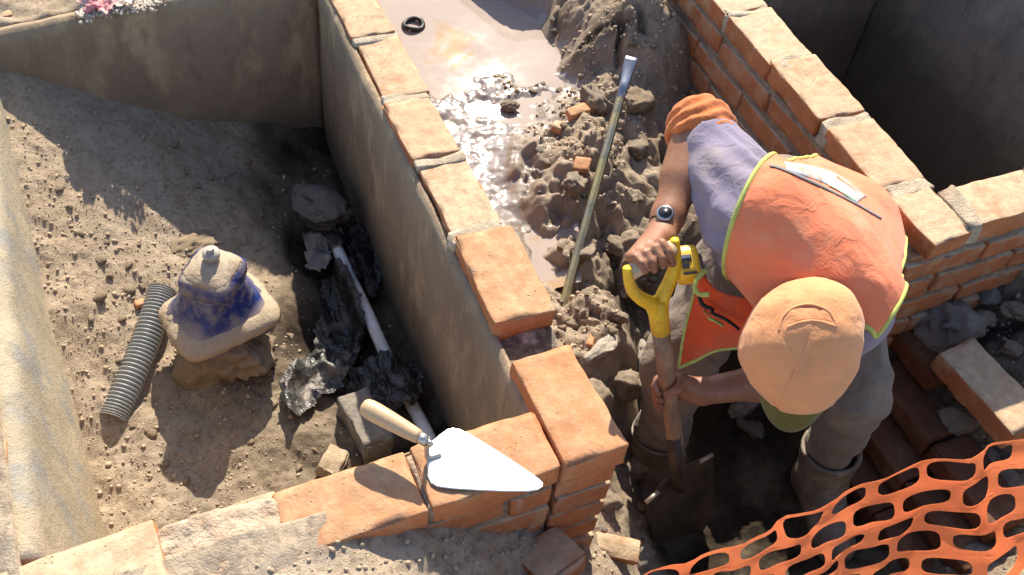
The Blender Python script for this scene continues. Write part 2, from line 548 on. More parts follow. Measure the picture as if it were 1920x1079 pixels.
GX0, GX1, GY0, GY1, GS = -.62, 2.95, .16, 3.2, .0052
gx = np.arange(GX0, GX1, GS); gy = np.arange(GY0, GY1, GS)
X, Y = np.meshgrid(gx, gy, indexing='ij')


def detail(X, Y, a):
    n = fbm2(X * 5, Y * 5, 5, 3) * .045 + fbm2(X * 22, Y * 22, 4, 9) * .014
    wx, wy = fbm2(X * 14, Y * 14, 3, 5) * .45, fbm2(X * 14, Y * 14, 3, 6) * .45
    f1, i1 = worley2(X * 9 + wx, Y * 9 + wy, 1)
    f2, i2 = worley2(X * 24 + wx * 1.6, Y * 24 + wy * 1.6, 2)
    f3, i3 = worley2(X * 55 + wx * 3, Y * 55 + wy * 3, 4)
    cl = np.maximum(0, .62 - f1) ** .7 * (.2 + i1) * .072 * np.clip(a - .45, 0, 1) * 1.6
    c2 = np.maximum(0, 1 - (f2 / .55) ** 2) ** 2 * np.clip(i2 - .3, 0, 1) * .016
    c3 = np.maximum(0, 1 - (f3 / .5) ** 2) ** 2 * np.clip(i3 - .5, 0, 1) * .007
    fine = fbm2(X * 45, Y * 45, 4, 12, .65) * (.0065 + .006 * np.clip(a - .95, 0, 1))
    cut_ = -np.clip(.13 - np.abs(fbm2(X * 6 + 3, Y * 6, 3, 81)), 0, 1) * .42 * np.clip(a - .75, 0, 1)
    big = np.clip(a - .9, 0, .5)
    cut_ = cut_ + big * ((.35 - np.abs(fbm2(X * 17 + 9, Y * 17, 4, 87, .6))) * .055 + (.3 - np.abs(fbm2(X * 42, Y * 42, 3, 88, .6))) * .024)
    return a * (n * .8 + c2 * np.clip(a - .2, 0, 1) + c3 + fine) + cl + cut_


inside = (X > BOX[0]) & (X < BOX[1]) & (Y > BOX[2]) & (Y < BOX[3])
Zi = tps([p[:3] for p in IN], X, Y, 1e-3)
Ai = blend(IN, 3, X, Y); Wi = blend(IN, 4, X, Y)
Zo = tps([p[:3] for p in OUT], X, Y, 2e-3)
Zo = np.clip(Zo, -.78, .03)
Ao = blend(OUT, 3, X, Y); Wo = blend(OUT, 4, X, Y); Mo = blend(OUT, 5, X, Y)
# plain ground west, north and east of the works
flat = np.clip((BOX[0] - .02 - X) / .1, 0, 1)
north = ((X < .69) & (Y > 2.42)).astype(float)
east = np.clip((X - 2.60) / .1, 0, 1) * (Y > 1.1)
pit = ((X > 1.70) & (X < 2.62) & (Y > 1.12) & (Y < 2.42)).astype(float)
for f in (flat, north):
    Zo = Zo * (1 - f) + (-.025) * f; Ao = Ao * (1 - f) + .35 * f; Wo = Wo * (1 - f); Mo = Mo * (1 - f)
far = ((X > 1.70) & (Y > 2.36)) | ((X > 2.56) & (Y > 1.1))
Zo = np.where(far, -.03, Zo); Mo = np.where(far, 0, Mo)
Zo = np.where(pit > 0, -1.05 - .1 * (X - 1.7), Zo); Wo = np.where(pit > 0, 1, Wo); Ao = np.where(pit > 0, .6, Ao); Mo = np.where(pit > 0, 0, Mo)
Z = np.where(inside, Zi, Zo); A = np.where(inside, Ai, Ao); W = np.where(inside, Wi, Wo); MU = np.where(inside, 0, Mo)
DET = detail(X, Y, A)
Z = Z + DET
# ripple of half drowned lumps at the water's edge
Z = Z + MU * np.clip(1 - np.abs(A - .33) / .2, 0, 1) * (fbm2(X * 13, Y * 13, 4, 31, .55) * .020 + np.abs(fbm2(X * 30, Y * 30, 3, 44)) * .006)
WAT = -.316
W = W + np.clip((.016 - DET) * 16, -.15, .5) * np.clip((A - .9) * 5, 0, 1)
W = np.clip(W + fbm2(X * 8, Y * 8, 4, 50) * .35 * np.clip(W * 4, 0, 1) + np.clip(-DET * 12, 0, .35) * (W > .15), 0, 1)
GL = np.clip((MU - .45) * 2, 0, 1) * np.clip((WAT + .075 - Z) / .04, 0, 1) * (~inside)


def ground_z(x, y):
    i = int(round((x - GX0) / GS)); j = int(round((y - GY0) / GS))
    i = min(max(i, 0), len(gx) - 1); j = min(max(j, 0), len(gy) - 1)
    return float(Z[i, j])


def hit(px, py, z0=.2):
    """first point where the sight line through a surveyed mark meets the soil"""
    d = ray(px, py)
    for s in np.arange((z0 - CAM_Z) / d[2], 5.0, .006):
        p = CC + d * s
        if p[2] <= ground_z(p[0], p[1]):
            return p
    return at(px, py, -.5)


nx, ny = X.shape
idx = np.arange(nx * ny).reshape(nx, ny)
quads = np.stack([idx[:-1, :-1], idx[1:, :-1], idx[1:, 1:], idx[:-1, 1:]], -1).reshape(-1, 4)
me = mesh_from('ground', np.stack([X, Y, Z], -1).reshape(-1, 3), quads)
for nm, arr in (('wet', W), ('tone', np.clip(MU, 0, 1)), ('gloss', GL)):  # wet also carries the shade painted on the trench floor
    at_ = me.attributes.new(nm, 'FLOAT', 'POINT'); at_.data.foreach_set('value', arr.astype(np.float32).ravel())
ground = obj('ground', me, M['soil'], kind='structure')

# wide ground round the excavation, out to the horizon
ring = [-120, -40, -15, -6, -2.5, GX0 + .004]
xs = ring + [GX1 - .012, 5, 9, 18, 45, 120]
ys = [-120, -40, -15, -6, -2, GY0 + .004, GY1 - .012, 5.5, 10, 20, 45, 120]
V = []; F = []
for i, x in enumerate(xs):
    for y in ys: V.append((x, y, -.03))
for i in range(len(xs) - 1):
    for j in range(len(ys) - 1):
        if i == 5 and j == 5: continue
        a = i * len(ys) + j
        F.append((a, a + len(ys), a + len(ys) + 1, a + 1))
me = mesh_from('surrounding_ground', V, F)
obj('surrounding_ground', me, M['soil'], kind='structure')

# puddle of muddy water
me = mesh_from('puddle_water', [(.70, 1.42, WAT), (.98, 1.42, WAT), (1.16, 1.85, WAT), (1.32, 2.15, WAT), (1.42, 3.19, WAT), (.70, 3.19, WAT)], [(0, 1, 2, 3, 4, 5)])
obj('puddle_water', me, M['water'], kind='structure')

# ------------------------------------------------------------------ bricks
BL, BW, BH = .240, .120, .058


def brick_mesh(name, seed, res=(12, 6, 4), dims=(BL, BW, BH), rough=1.0):
    a, b, c = [d / 2 for d in dims]
    V = {}; P = []; F = []
    e_ = .0035
    g = [np.r_[-h_, np.linspace(-h_ + e_, h_ - e_, n_ - 1), h_] for h_, n_ in zip((a, b, c), res)]

    def vid(i, j, k):
        key = (i, j, k)
        if key not in V:
            V[key] = len(P)
            P.append((g[0][i], g[1][j], g[2][k]))
        return V[key]
    for (u, v, w) in ((0, 1, 2), (1, 2, 0), (2, 0, 1)):
        for side in (0, res[w]):
            for i in range(res[u]):
                for j in range(res[v]):
                    q = []
                    for di, dj in ((0, 0), (1, 0), (1, 1), (0, 1)):
                        t = [0, 0, 0]; t[u] = i + di; t[v] = j + dj; t[w] = side
                        q.append(vid(*t))
                    F.append(tuple(q) if side else tuple(q[::-1]))
    P = np.array(P); r = .0034
    lim = np.array([a - r, b - r, c - r])
    Q = np.clip(P, -lim, lim); D = P - Q
    L = np.linalg.norm(D, axis=1, keepdims=True)
    N = D / np.maximum(L, 1e-9)
    out = Q + N * r
    out += N * (fbm3(P * 34 + seed * 9.1, 4, seed)[:, None] * .0042 * rough)
    out += np.stack([fbm3(P * 9 + seed * 3.3 + k * 17, 2, seed + k) for k in range(3)], -1) * .006 * rough
    edge = (np.sum(np.abs(D) > 1e-6, axis=1) >= 2)
    chip = np.clip(vn3(P * 30 + seed * 7.7, seed + 5) - .16, 0, 1)
    out -= N * (edge * chip * .034 * rough)[:, None]
    return mesh_from(name, out, F)


BRICKS = [brick_mesh('brick', s, (20, 11, 7)) for s in range(7)]
BRICKS_LO = [brick_mesh('brick_plain', s + 20, (6, 4, 3), rough=.7) for s in range(5)]
for b in BRICKS: b.materials.append(M['brick'])
for b in BRICKS_LO: b.materials.append(M['brick'])
FRESH = [m.copy() for m in BRICKS[:4]]
for b in FRESH:
    b.materials.clear(); b.materials.append(M['brick_fresh'])
SHADED = [m.copy() for m in BRICKS[:4]]
for b in SHADED:
    b.materials.clear(); b.materials.append(M['brick_shaded'])


def brick(parent, x, y, z, rz=0, meshes=BRICKS, sx=1, sy=1, sz=1, tilt=(0, 0)):
    """z = height of the top face"""
    o = obj('brick', random.choice(meshes), parent=parent, loc=(x, y, z - BH / 2 * sz))
    o.rotation_euler = (tilt[0] + random.uniform(-.008, .008), tilt[1] + random.uniform(-.006, .006), rz)
    o.scale = (sx, sy, sz)
    return o


def slab(name, c0, c1, face, th, mat, parent, res=.02, amp=.0028, seed=0, lip=.005):
    """rendered coat on a wall: c0..c1 the foot line (x, y) tops at z[0], face = outward normal; a real slab with thickness"""
    (x0, y0, zt0), (x1, y1, zt1) = c0, c1
    zb = -1.15
    L = math.hypot(x1 - x0, y1 - y0)
    nu = max(2, int(L / res)); nv = max(2, int((max(zt0, zt1) - zb) / res))
    U, Vv = np.meshgrid(np.linspace(0, 1, nu + 1), np.linspace(0, 1, nv + 1), indexing='ij')
    zt = zt0 + (zt1 - zt0) * U + fbm2(U * L * 14, U * 0 + seed, 3, seed) * lip
    Zz = zb + (zt - zb) * Vv
    Xx = x0 + (x1 - x0) * U; Yy = y0 + (y1 - y0) * U
    d = fbm2(U * L * 4, Zz * 4, 5, seed + 3) * amp * 1.6 + fbm2(U * L * 25, Zz * 25, 3, seed + 8) * amp * .35
    d = d - np.clip((Vv - .985) / .015, 0, 1) * th * .55
    fx, fy = face
    front = np.stack([Xx + fx * d, Yy + fy * d, Zz], -1).reshape(-1, 3)
    back = np.stack([Xx - fx * th, Yy - fy * th, Zz], -1).reshape(-1, 3)
    n = front.shape[0]
    ii = np.arange(n).reshape(nu + 1, nv + 1)
    q = np.stack([ii[:-1, :-1], ii[1:, :-1], ii[1:, 1:], ii[:-1, 1:]], -1).reshape(-1, 4)
    Fs = [q, q[:, ::-1] + n]
    def strip(e):
        return np.stack([e[:-1], e[1:], e[1:] + n, e[:-1] + n], -1)
    for e in (ii[:, -1], ii[::-1, 0], ii[0, :], ii[-1, ::-1]):
        Fs.append(strip(e))
    me = mesh_from(name, np.vstack([front, back]), np.vstack(Fs))
    return obj(name, me, mat, parent)


def core(parent, x0, x1, y0, y1, zt, zb=-1.15, mat='mortar', name='mortar_bed', seed=0, res=.02):
    """mortar that fills the joints: rough box just behind the brick faces"""
    dims = (x1 - x0, y1 - y0, zt - zb)
    r = tuple(max(2, min(60, int(d / res))) for d in dims)
    me = brick_mesh(name, seed + 40, r, dims, .9)
    return obj(name, me, M[mat], parent, loc=((x0 + x1) / 2, (y0 + y1) / 2, (zt + zb) / 2))


PITCH = .072


def course(parent, axis, a0, a1, fixed, z, shift, meshes, skip=()):
    """one course of stretchers from a0 to a1 along an axis"""
    s = a0 - shift
    while s < a1 - .02:
        lo = max(s, a0); hi = min(s + .25, a1)
        if hi - lo > .05:
            c = (lo + hi) / 2; f = (hi - lo - .010) / BL
            x, y = (c, fixed) if axis == 'x' else (fixed, c)
            off = random.uniform(-.003, .003)
            if axis == 'x': y += off
            else: x += off
            brick(parent, x, y, z + random.uniform(-.003, .003), (0 if axis == 'x' else math.pi / 2) + random.uniform(-.012, .012), meshes, sx=f)
        s += .25


# --- wall between chamber and puddle (runs away from the camera)
wall_side = thing('brick_wall', 'long brick wall with plastered inner face running between the dry chamber and the muddy puddle', 'wall', (.665, 1.6, -1.1))
wall_side_inv = Vector((-.665, -1.6, 1.1))


def into(parent):
    """children of a thing are placed in world coordinates"""
    bpy.context.view_layer.update()
    inv = parent.matrix_world.inverted()
    for c in parent.children:
        c.matrix_parent_inverse = inv


core(wall_side, .612, .716, 1.02, 2.60, -.064, seed=1)
tops = [1.26, 1.512, 1.738, 1.972, 2.218, 2.47]
lens = [.256, .236, .212, .242, .242, .242]
for i, (yc, L) in enumerate(zip(tops, lens)):
    brick(wall_side, .665 + (.004 if i % 2 else -.004) + (.012 if i == 0 else 0), yc, .0 + (.006 if i == 0 else (-.002, .004, 0, .006, -.003)[i - 1]), math.pi / 2 + (-.03, .0, .02, -.015, .02, 0)[i],
          FRESH if i == 0 else BRICKS, sx=(L - .006) / BL, sy=1.10 if i == 0 else .96)
# corner brick lying lengthwise at the near end
brick(wall_side, .664, .918, .006, math.pi / 2 + .012, FRESH, sx=1.04, sy=1.08, sz=1.05)
for k in range(1, 8):
    course(wall_side, 'y', .80, 2.6, .667, -k * PITCH, .125 if k % 2 else 0, BRICKS if k < 6 else BRICKS_LO)
# mortar joints between the top bricks
for i, yc in enumerate((1.388, 1.628, 1.852, 2.094, 2.343)):
    me = brick_mesh('mortar_joint', 60 + i, (4, 8, 4), (.116, .040, .060), 2.2)
    obj('mortar_joint', me, M['mortar_pale'], wall_side, loc=(.665, yc, -.0285), rot=(0, 0, random.uniform(-.1, .1)))
me = brick_mesh('mortar_bed', 71, (8, 10, 3), (.118, .13, .05), 1.6)
obj('mortar_bed', me, M['mortar_wet'], wall_side, loc=(.672, 1.085, -.072))
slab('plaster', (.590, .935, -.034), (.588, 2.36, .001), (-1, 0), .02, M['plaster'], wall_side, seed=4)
into(wall_side)

# --- front wall
wall_front = thing('brick_wall', 'low front brick wall carrying the trowel at the near side of the chamber', 'wall', (.2, .86, -1.1))
core(wall_front, -.38, .594, .806, .922, -.064, seed=2)
brick(wall_front, .475, .863, .0, .0 - .01, FRESH, sx=1.02, sy=1.06)
brick(wall_front, .222, .860, .0, .015, FRESH, sx=.98, sy=1.06)
for k in range(1, 8):
    course(wall_front, 'x', -.38, .595, .861, -k * PITCH, .12 if k % 2 else .02, BRICKS if k < 6 else BRICKS_LO)
brick(wall_front, -.225, .862, .012, .06, BRICKS, sx=1.12, sy=1.12)
brick(wall_front, .02, .868, -.012, .03, BRICKS, sx=.74, sy=1.0)
for (x, w, zt) in ((.349, .014, .0), (.096, .02, -.002)):
    me = brick_mesh('mortar_joint', int(x * 100) + 80, (4, 8, 4), (w, .116, .05), 1.2)
    obj('mortar_joint', me, M['mortar'], wall_front, loc=(x, .862, zt - .028))
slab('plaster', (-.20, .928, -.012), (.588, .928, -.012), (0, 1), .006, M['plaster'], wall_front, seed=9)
into(wall_front)

# --- left wall
wall_left = thing('brick_wall', 'left brick wall with pale sunlit plaster at the edge of the chamber', 'wall', (-.35, 1.6, -1.1))
core(wall_left, -.42, -.305, .94, 2.6, -.064, seed=3)
for i in range(7):
    brick(wall_left, -.362, 1.06 + i * .25, .0, math.pi / 2 + random.uniform(-.02, .02), BRICKS, sy=.98)
for k in range(1, 5):
    course(wall_left, 'y', .94, 2.6, -.362, -k * PITCH, .125 if k % 2 else 0, BRICKS_LO)
V = []; F = []
nu, nv = 76, 44
for s in (0, 1):
    for i in range(nu + 1):
        u = i / nu
        for j in range(nv + 1):
            v = j / nv
            y = .94 + u * 1.45
            zt = -.004
            z = zt - v * 1.1
            xt = -.278 + .045 * u + .0; xb = -.222 + .012 * u
            x = xt + (xb - xt) * min(1, v * 2.1)
            if j == 0: x -= .012
            V.append([x if s == 0 else -.318, y, z])
V = np.array(V)
n1 = (nu + 1) * (nv + 1)
V[:n1, 0] += fbm2(V[:n1, 1] * 5, V[:n1, 2] * 5, 4, 71) * .007 + fbm2(V[:n1, 1] * 30, V[:n1, 2] * 30, 3, 72) * .003
ii = np.arange(n1).reshape(nu + 1, nv + 1)
q = np.stack([ii[:-1, :-1], ii[1:, :-1], ii[1:, 1:], ii[:-1, 1:]], -1).reshape(-1, 4)
Fs = [q[:, ::-1], q + n1]
for e in (ii[:, 0], ii[::-1, -1], ii[0, ::-1], ii[-1, :]):
    Fs.append(np.stack([e[:-1], e[1:], e[1:] + n1, e[:-1] + n1], -1))
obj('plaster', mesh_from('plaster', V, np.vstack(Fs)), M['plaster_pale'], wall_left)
into(wall_left)

# --- back wall
wall_back = thing('brick_wall', 'back wall of the chamber with smooth shaded plaster and dusty top', 'wall', (.2, 2.45, -1.1))
core(wall_back, -.42, .60, 2.435, 2.53, -.064, seed=5)
for i in range(4):
    brick(wall_back, -.30 + i * .25 + .02, 2.475 + .006 * i, -.002, .05, BRICKS, sx=1.0)
for k in range(1, 4):
    course(wall_back, 'x', -.42, .6, 2.485, -k * PITCH, .1 if k % 2 else 0, BRICKS_LO)
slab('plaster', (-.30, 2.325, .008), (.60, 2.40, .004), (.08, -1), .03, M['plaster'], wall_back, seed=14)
into(wall_back)

# --- right wall
wall_right = thing('brick_wall', 'tall rough brick wall behind the worker with red stretcher courses facing the trench', 'wall', (1.69, 1.7, -1.1))
core(wall_right, 1.628, 1.742, 1.10, 2.5, -.064, seed=6)
ys_ = [1.320, 1.580, 1.805, 2.045, 2.295]
ln_ = [.222, .236, .224, .242, .245]
for y, L in zip(ys_, ln_):
    brick(wall_right, 1.690, y + .02, random.uniform(-.004, .006), math.pi / 2 + random.uniform(-.02, .02), BRICKS, sx=L / BL, sy=1.16)
brick(wall_right, 1.690, 1.118, -.004, .06 + math.pi / 2, BRICKS, sx=.66, sy=1.0, sz=.9)
for k in range(1, 12):
    course(wall_right, 'y', 1.055, 2.5, 1.682, -k * .079, .125 if k % 2 else .02, BRICKS)
for i, y in enumerate((1.216, 1.458, 1.711, 1.945, 2.19)):
    me = brick_mesh('mortar_joint', 90 + i, (8, 5, 5), (.130, .040, .058), 2.4)
    obj('mortar_joint', me, M['mortar_pale'], wall_right, loc=(1.69, y, -.031))
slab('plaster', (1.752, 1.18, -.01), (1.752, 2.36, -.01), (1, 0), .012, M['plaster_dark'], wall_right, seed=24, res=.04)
into(wall_right)

# --- return wall of the right hand chamber
wall_ret = thing('brick_wall', 'short return brick wall going off to the right from the corner behind the worker', 'wall', (2.2, 1.12, -1.1))
core(wall_ret, 1.70, 2.75, 1.065, 1.172, -.066, seed=7)
for i in range(4):
    brick(wall_ret, 1.895 + i * .25, 1.116 + .004 * i, random.uniform(-.003, .005), .02 + random.uniform(-.02, .02), BRICKS, sx=.98, sy=1.06)
for k in range(1, 12):
    course(wall_ret, 'x', 1.60 if k > 0 else 1.8, 2.75, 1.108, -k * .079 - .006, .0 if k % 2 else .12, BRICKS if k < 5 else BRICKS_LO)
me = brick_mesh('mortar_joint', 99, (6, 8, 4), (.05, .125, .056), 2.2)
obj('mortar_joint', me, M['mortar_pale'], wall_ret, loc=(1.768, 1.112, -.027))
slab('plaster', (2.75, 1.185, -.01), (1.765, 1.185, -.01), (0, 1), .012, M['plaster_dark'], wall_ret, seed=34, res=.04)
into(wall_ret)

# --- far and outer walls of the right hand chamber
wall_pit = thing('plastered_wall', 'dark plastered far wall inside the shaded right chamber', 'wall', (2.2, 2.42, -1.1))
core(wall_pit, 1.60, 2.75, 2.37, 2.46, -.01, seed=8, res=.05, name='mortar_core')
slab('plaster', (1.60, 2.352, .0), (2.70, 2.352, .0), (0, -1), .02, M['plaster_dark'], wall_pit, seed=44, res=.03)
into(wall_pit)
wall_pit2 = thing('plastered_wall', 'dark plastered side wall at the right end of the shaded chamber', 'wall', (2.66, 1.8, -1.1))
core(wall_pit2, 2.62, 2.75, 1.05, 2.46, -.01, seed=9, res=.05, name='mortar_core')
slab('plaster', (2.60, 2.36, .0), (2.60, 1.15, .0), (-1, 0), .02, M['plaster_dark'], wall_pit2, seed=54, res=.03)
into(wall_pit2)

# ------------------------------------------------------------------ stones
def ico(sub):
    bm = bmesh.new(); bmesh.ops.create_icosphere(bm, subdivisions=sub, radius=1)
    V = np.array([v.co[:] for v in bm.verts]); F = [tuple(v.index for v in f.verts) for f in bm.faces]
    bm.free(); return V, F


ICO = {s: ico(s) for s in (1, 2, 3, 4, 5)}


M['grit'] = rock_mat('grit_soil', (.46, .355, .24), (.40, .30, .20), (.50, .39, .27), .8)


def ridged_(q):
    return 1 - np.abs(fbm3(q, 3, 5)) * 3.4


def rock_mesh(name, seed, sub=3, cuts=7, squash=(1, .8, .62), rough=1.0):
    V, F = ICO[sub]; V = V.copy()
    r = np.random.default_rng(seed)
    for k in range(cuts):
        n = r.normal(size=3); n /= np.linalg.norm(n); d = r.uniform(.45, .78)
        s = V @ n
        V = V - np.maximum(0, s - d)[:, None] * n * .95
    L = V / np.linalg.norm(V, axis=1, keepdims=True)
    V = V + L * (fbm3(L * 1.7 + seed * 3.1, 4, seed)[:, None] * .34 * rough) + L * (np.clip(ridged_(L * 3.1 + seed), -.6, 1)[:, None] * .07 * rough) + L * (fbm3(L * 7 + seed, 3, seed + 3)[:, None] * .17 * rough)
    return mesh_from(name, V * np.array(squash), F)


ROCKS = {}
for key in ('rock', 'rock_grey', 'rock_mud', 'rock_pale', 'concrete'):
    ROCKS[key] = []
    for s in range(6):
        m_ = rock_mesh('stone', s + 100 + len(ROCKS) * 10, 4, 6 + s % 3)
        m_.materials.append(M[key]); ROCKS[key].append(m_)
PEB = {}
for key in ('rock', 'rock_mud', 'rock_grey'):
    PEB[key] = []
    for s in range(5):
        m_ = rock_mesh('pebble', s + 300, 2, 4)
        m_.materials.append(M[key]); PEB[key].append(m_)


def stone(px, py, size, key, label, seed=0, group=None, name='stone', sink=.25, rz=None, scale=(1, 1, 1), cat='stone', tilt=(0, 0), hero=False):
    p = hit(px, py)
    r = random.Random(seed * 31 + int(px))
    me = ROCKS[key][seed % 6]
    o = obj(name, me, loc=(p[0], p[1], p[2] + size * .5 * .62 * (1 - 2 * sink)), label=label, cat=cat, group=group)
    o.rotation_euler = (tilt[0] + r.uniform(-.2, .2), tilt[1] + r.uniform(-.2, .2), r.uniform(0, 6.28) if rz is None else rz)
    o.scale = (size / 2 * scale[0], size / 2 * scale[1], size / 2 * scale[2])
    return o


# --- named stones
stone(1758, 640, .185, 'rock_grey', 'large rounded grey boulder in the shade between the return wall and the loose brick', 1, scale=(1.05, 1.15, 1.2), rz=.4, sink=-.12)
stone(350, 455, .13, 'rock', 'flat half buried brown stone in the shaded dirt behind the blue valve', 2, scale=(1.1, .9, .7), sink=.62, rz=.2)
stone(955, 205, .052, 'rock_mud', 'small muddy stone sticking out of the glinting puddle', 3, sink=.1)
stone(1112, 190, .12, 'rock_mud', 'dark rough clod at the puddle edge left of the steel bar tip', 4, scale=(1.1, .8, .9))
stone(1195, 195, .11, 'rock', 'rounded tan stone right of the steel bar near the brick wall', 0, scale=(1, .9, 1))
stone(1190, 288, .085, 'rock_mud', 'tan stone in the mud bank below the rounded stone, next to the worker elbow', 5)
stone(1105, 760, .12, 'rock_mud', 'upright mud clod beside the corner brick of the chamber', 2, scale=(.9, .9, 1.3))
stone(1165, 735, .12, 'rock_mud', 'dark wet boulder in the trench side next to the muddy trouser leg', 3, scale=(.8, .9, 1.35))
stone(1205, 665, .085, 'rock_pale', 'white mud splashed stone left of the shovel shaft', 1, scale=(1.2, .9, .8), sink=.15)
stone(1125, 660, .10, 'rock_pale', 'curved pale stone between the mortar bed and the shovel', 4, scale=(1.3, .7, .7), rz=.6)
stone(1160, 600, .045, 'rock_mud', 'small brown stone uphill of the white splashed stone', 3)
stone(1075, 610, .045, 'rock_mud', 'round brown pebble at the foot of the steel bar', 0)
stone(1185, 890, .078, 'rock', 'smooth brown cobble beside the left edge of the shovel blade', 1, sink=.1)
stone(1140, 945, .07, 'rock_mud', 'pale dusty lump below the smooth brown cobble', 2)
stone(1200, 1045, .075, 'rock_grey', 'grey stone at the bottom edge left of the orange netting', 5)
stone(1400, 755, .13, 'rock_grey', 'flat grey rock in the deep shade behind the peaked cap', 4, scale=(1.2, .8, .8), rz=.3)
stone(1405, 810, .085, 'rock_grey', 'narrow violet grey rock under the cap visor', 2, scale=(.7, 1.2, .8), rz=.5)
stone(1805, 560, .07, 'rock_mud', 'dark clod touching the top of the large grey boulder', 3)
stone(1850, 555, .085, 'rock_grey', 'grey rubble stone at the foot of the return wall', 1)
stone(1845, 600, .06, 'rock_mud', 'dark brown rubble stone right of the large boulder', 0)
stone(1895, 590, .075, 'rock_mud', 'dark clod near the right edge under the return wall', 2)
stone(1890, 655, .07, 'rock_mud', 'dark clod right of the loose brick by the picture edge', 4)
stone(1905, 510, .06, 'rock_mud', 'dark rubble tucked below the bricks at the right edge', 5)
stone(1795, 795, .105, 'rock_grey', 'pale rough stone wedged under the left side of the loose brick', 3, scale=(.8, 1.3, .8), rz=.7)
stone(1850, 865, .09, 'rock_grey', 'grey stone seen through the top of the orange netting', 1)
stone(1880, 905, .08, 'rock_grey', 'grey cobble behind the netting at the right edge', 4)
stone(1830, 1045, .08, 'rock_grey', 'dim grey stone behind the lower netting', 0)
stone(1090, 480, .09, 'rock_mud', 'large clod in the mud bank left of the worker hand', 1)
stone(1075, 345, .08, 'rock_mud', 'sunlit mud clod between the puddle and the steel bar', 4)
stone(1150, 470, .085, 'rock_mud', 'dark clod in the shadowed bank right of the steel bar', 2)
stone(1170, 545, .085, 'rock_mud', 'broad dark clod below the hand on the shovel grip', 3)

# --- little stones on the chamber floor (surveyed one by one)
SMALL = [(190, 490, .04), (240, 500, .035), (325, 275, .035), (372, 353, .028), (347, 325, .022), (395, 335, .026), (465, 305, .03), (268, 570, .028), (185, 560, .045), (240, 545, .04),
         (228, 600, .03), (205, 520, .022), (265, 540, .025), (225, 680, .03), (275, 808, .022), (285, 815, .03), (250, 800, .02), (200, 455, .02), (310, 350, .018), (420, 375, .018),
         (430, 330, .02), (490, 405, .024), (150, 440, .022), (110, 355, .03), (130, 390, .02), (170, 600, .022), (245, 640, .02), (310, 870, .025), (470, 830, .02), (350, 905, .03),
         (560, 880, .03), (590, 845, .02), (515, 760, .022), (505, 700, .02), (545, 635, .03), (530, 655, .022), (480, 470, .02), (445, 300, .02), (410, 305, .018), (260, 460, .016)]
ORD = ('closest', 'second closest', 'third closest', 'fourth closest', 'fifth closest', 'sixth closest', 'seventh closest', 'eighth closest', 'ninth closest', 'tenth closest', 'eleventh closest', 'twelfth closest')


def pebbles(spots, marks, keys, group, ground_word):
    by = {}
    for (px, py, s) in spots:
        m = min(marks, key=lambda q: math.hypot(q[0] - px, q[1] - py))
        by.setdefault(m, []).append((math.hypot(m[0] - px, m[1] - py), px, py, s))
    n_ = 0
    for m, lst in by.items():
        for k, (d_, px, py, s) in enumerate(sorted(lst)[:12]):
            p = hit(px, py); n_ += 1
            obj('pebble', PEB[random.choice(keys)][n_ % 5], loc=(p[0], p[1], p[2] + s * .1), scale=(s * .5, s * .5, s * .46), rot=(random.uniform(-.4, .4), random.uniform(-.4, .4), random.uniform(0, 6.3)),
                label='small stone on the %s, %s to %s' % (ground_word, ORD[k], m[2]), cat='pebble', group=group)


pebbles(SMALL, [(303, 545, 'the upper pipe end'), (215, 785, 'the lower pipe end'), (395, 480, 'the valve nut'), (350, 450, 'the flat buried stone'), (60, 330, 'the left plastered wall'), (525, 680, 'the sunlit plastic'),
                (440, 275, 'the back wall foot'), (470, 850, 'the front wall')], ('rock',), 'loose pebbles on the chamber floor', 'dirt')
bank = []
while len(bank) < 84:
    px, py = random.uniform(985, 1250), random.uniform(20, 1075)
    p = hit(px, py)
    if p[0] < .76 or p[2] > -.05 or p[2] < -.6: continue
    bank.append((px, py, random.uniform(.014, .034)))
pebbles(bank, [(1180, 120, 'the bar tip'), (1085, 213, 'the flat orange brick sliver'), (1100, 60, 'the far mud slope'), (1020, 300, 'the puddle shore'), (1190, 290, 'the raised elbow'), (1092, 312, 'the triangular brick chip'), (1075, 430, 'the middle of the bar'),
               (1150, 480, 'the hand on the grip'), (1050, 600, 'the bar foot'), (1205, 665, 'the white splashed stone'), (1185, 890, 'the smooth brown cobble'), (1150, 1030, 'the broken pale brick end')],
        ('rock_mud', 'rock_mud', 'rock', 'rock_grey'), 'pebbles in the trench bank', 'muddy bank')


def grit(name, n, area, smin, smax, key, zlim=(-2, 1), flt=None):
    """loose grit nobody could count"""
    Vi, Fi = ICO[1]
    Fi = np.array(Fi)
    VV = []; FF = []; k = 0
    while k < n:
        x = rng.uniform(area[0], area[1]); y = rng.uniform(area[2], area[3])
        z = ground_z(x, y)
        if z < zlim[0] or z > zlim[1] or (flt and not flt(x, y)): continue
        s = smin + (smax * 1.2 - smin) * rng.random() ** 5
        ax = rng.normal(size=3); ax /= np.linalg.norm(ax)
        R = np.array(Matrix.Rotation(rng.uniform(0, 6.28), 3, Vector(ax)))
        v = (Vi * (1 + rng.uniform(-.28, .28, (len(Vi), 1)))) * s * np.array([1, rng.uniform(.6, 1), rng.uniform(.5, .9)])
        VV.append(v @ R.T + np.array([x, y, z + s * .15])); FF.append(Fi + k * len(Vi)); k += 1
    return obj(name, mesh_from(name, np.vstack(VV), np.vstack(FF), False), M[key], kind='stuff')


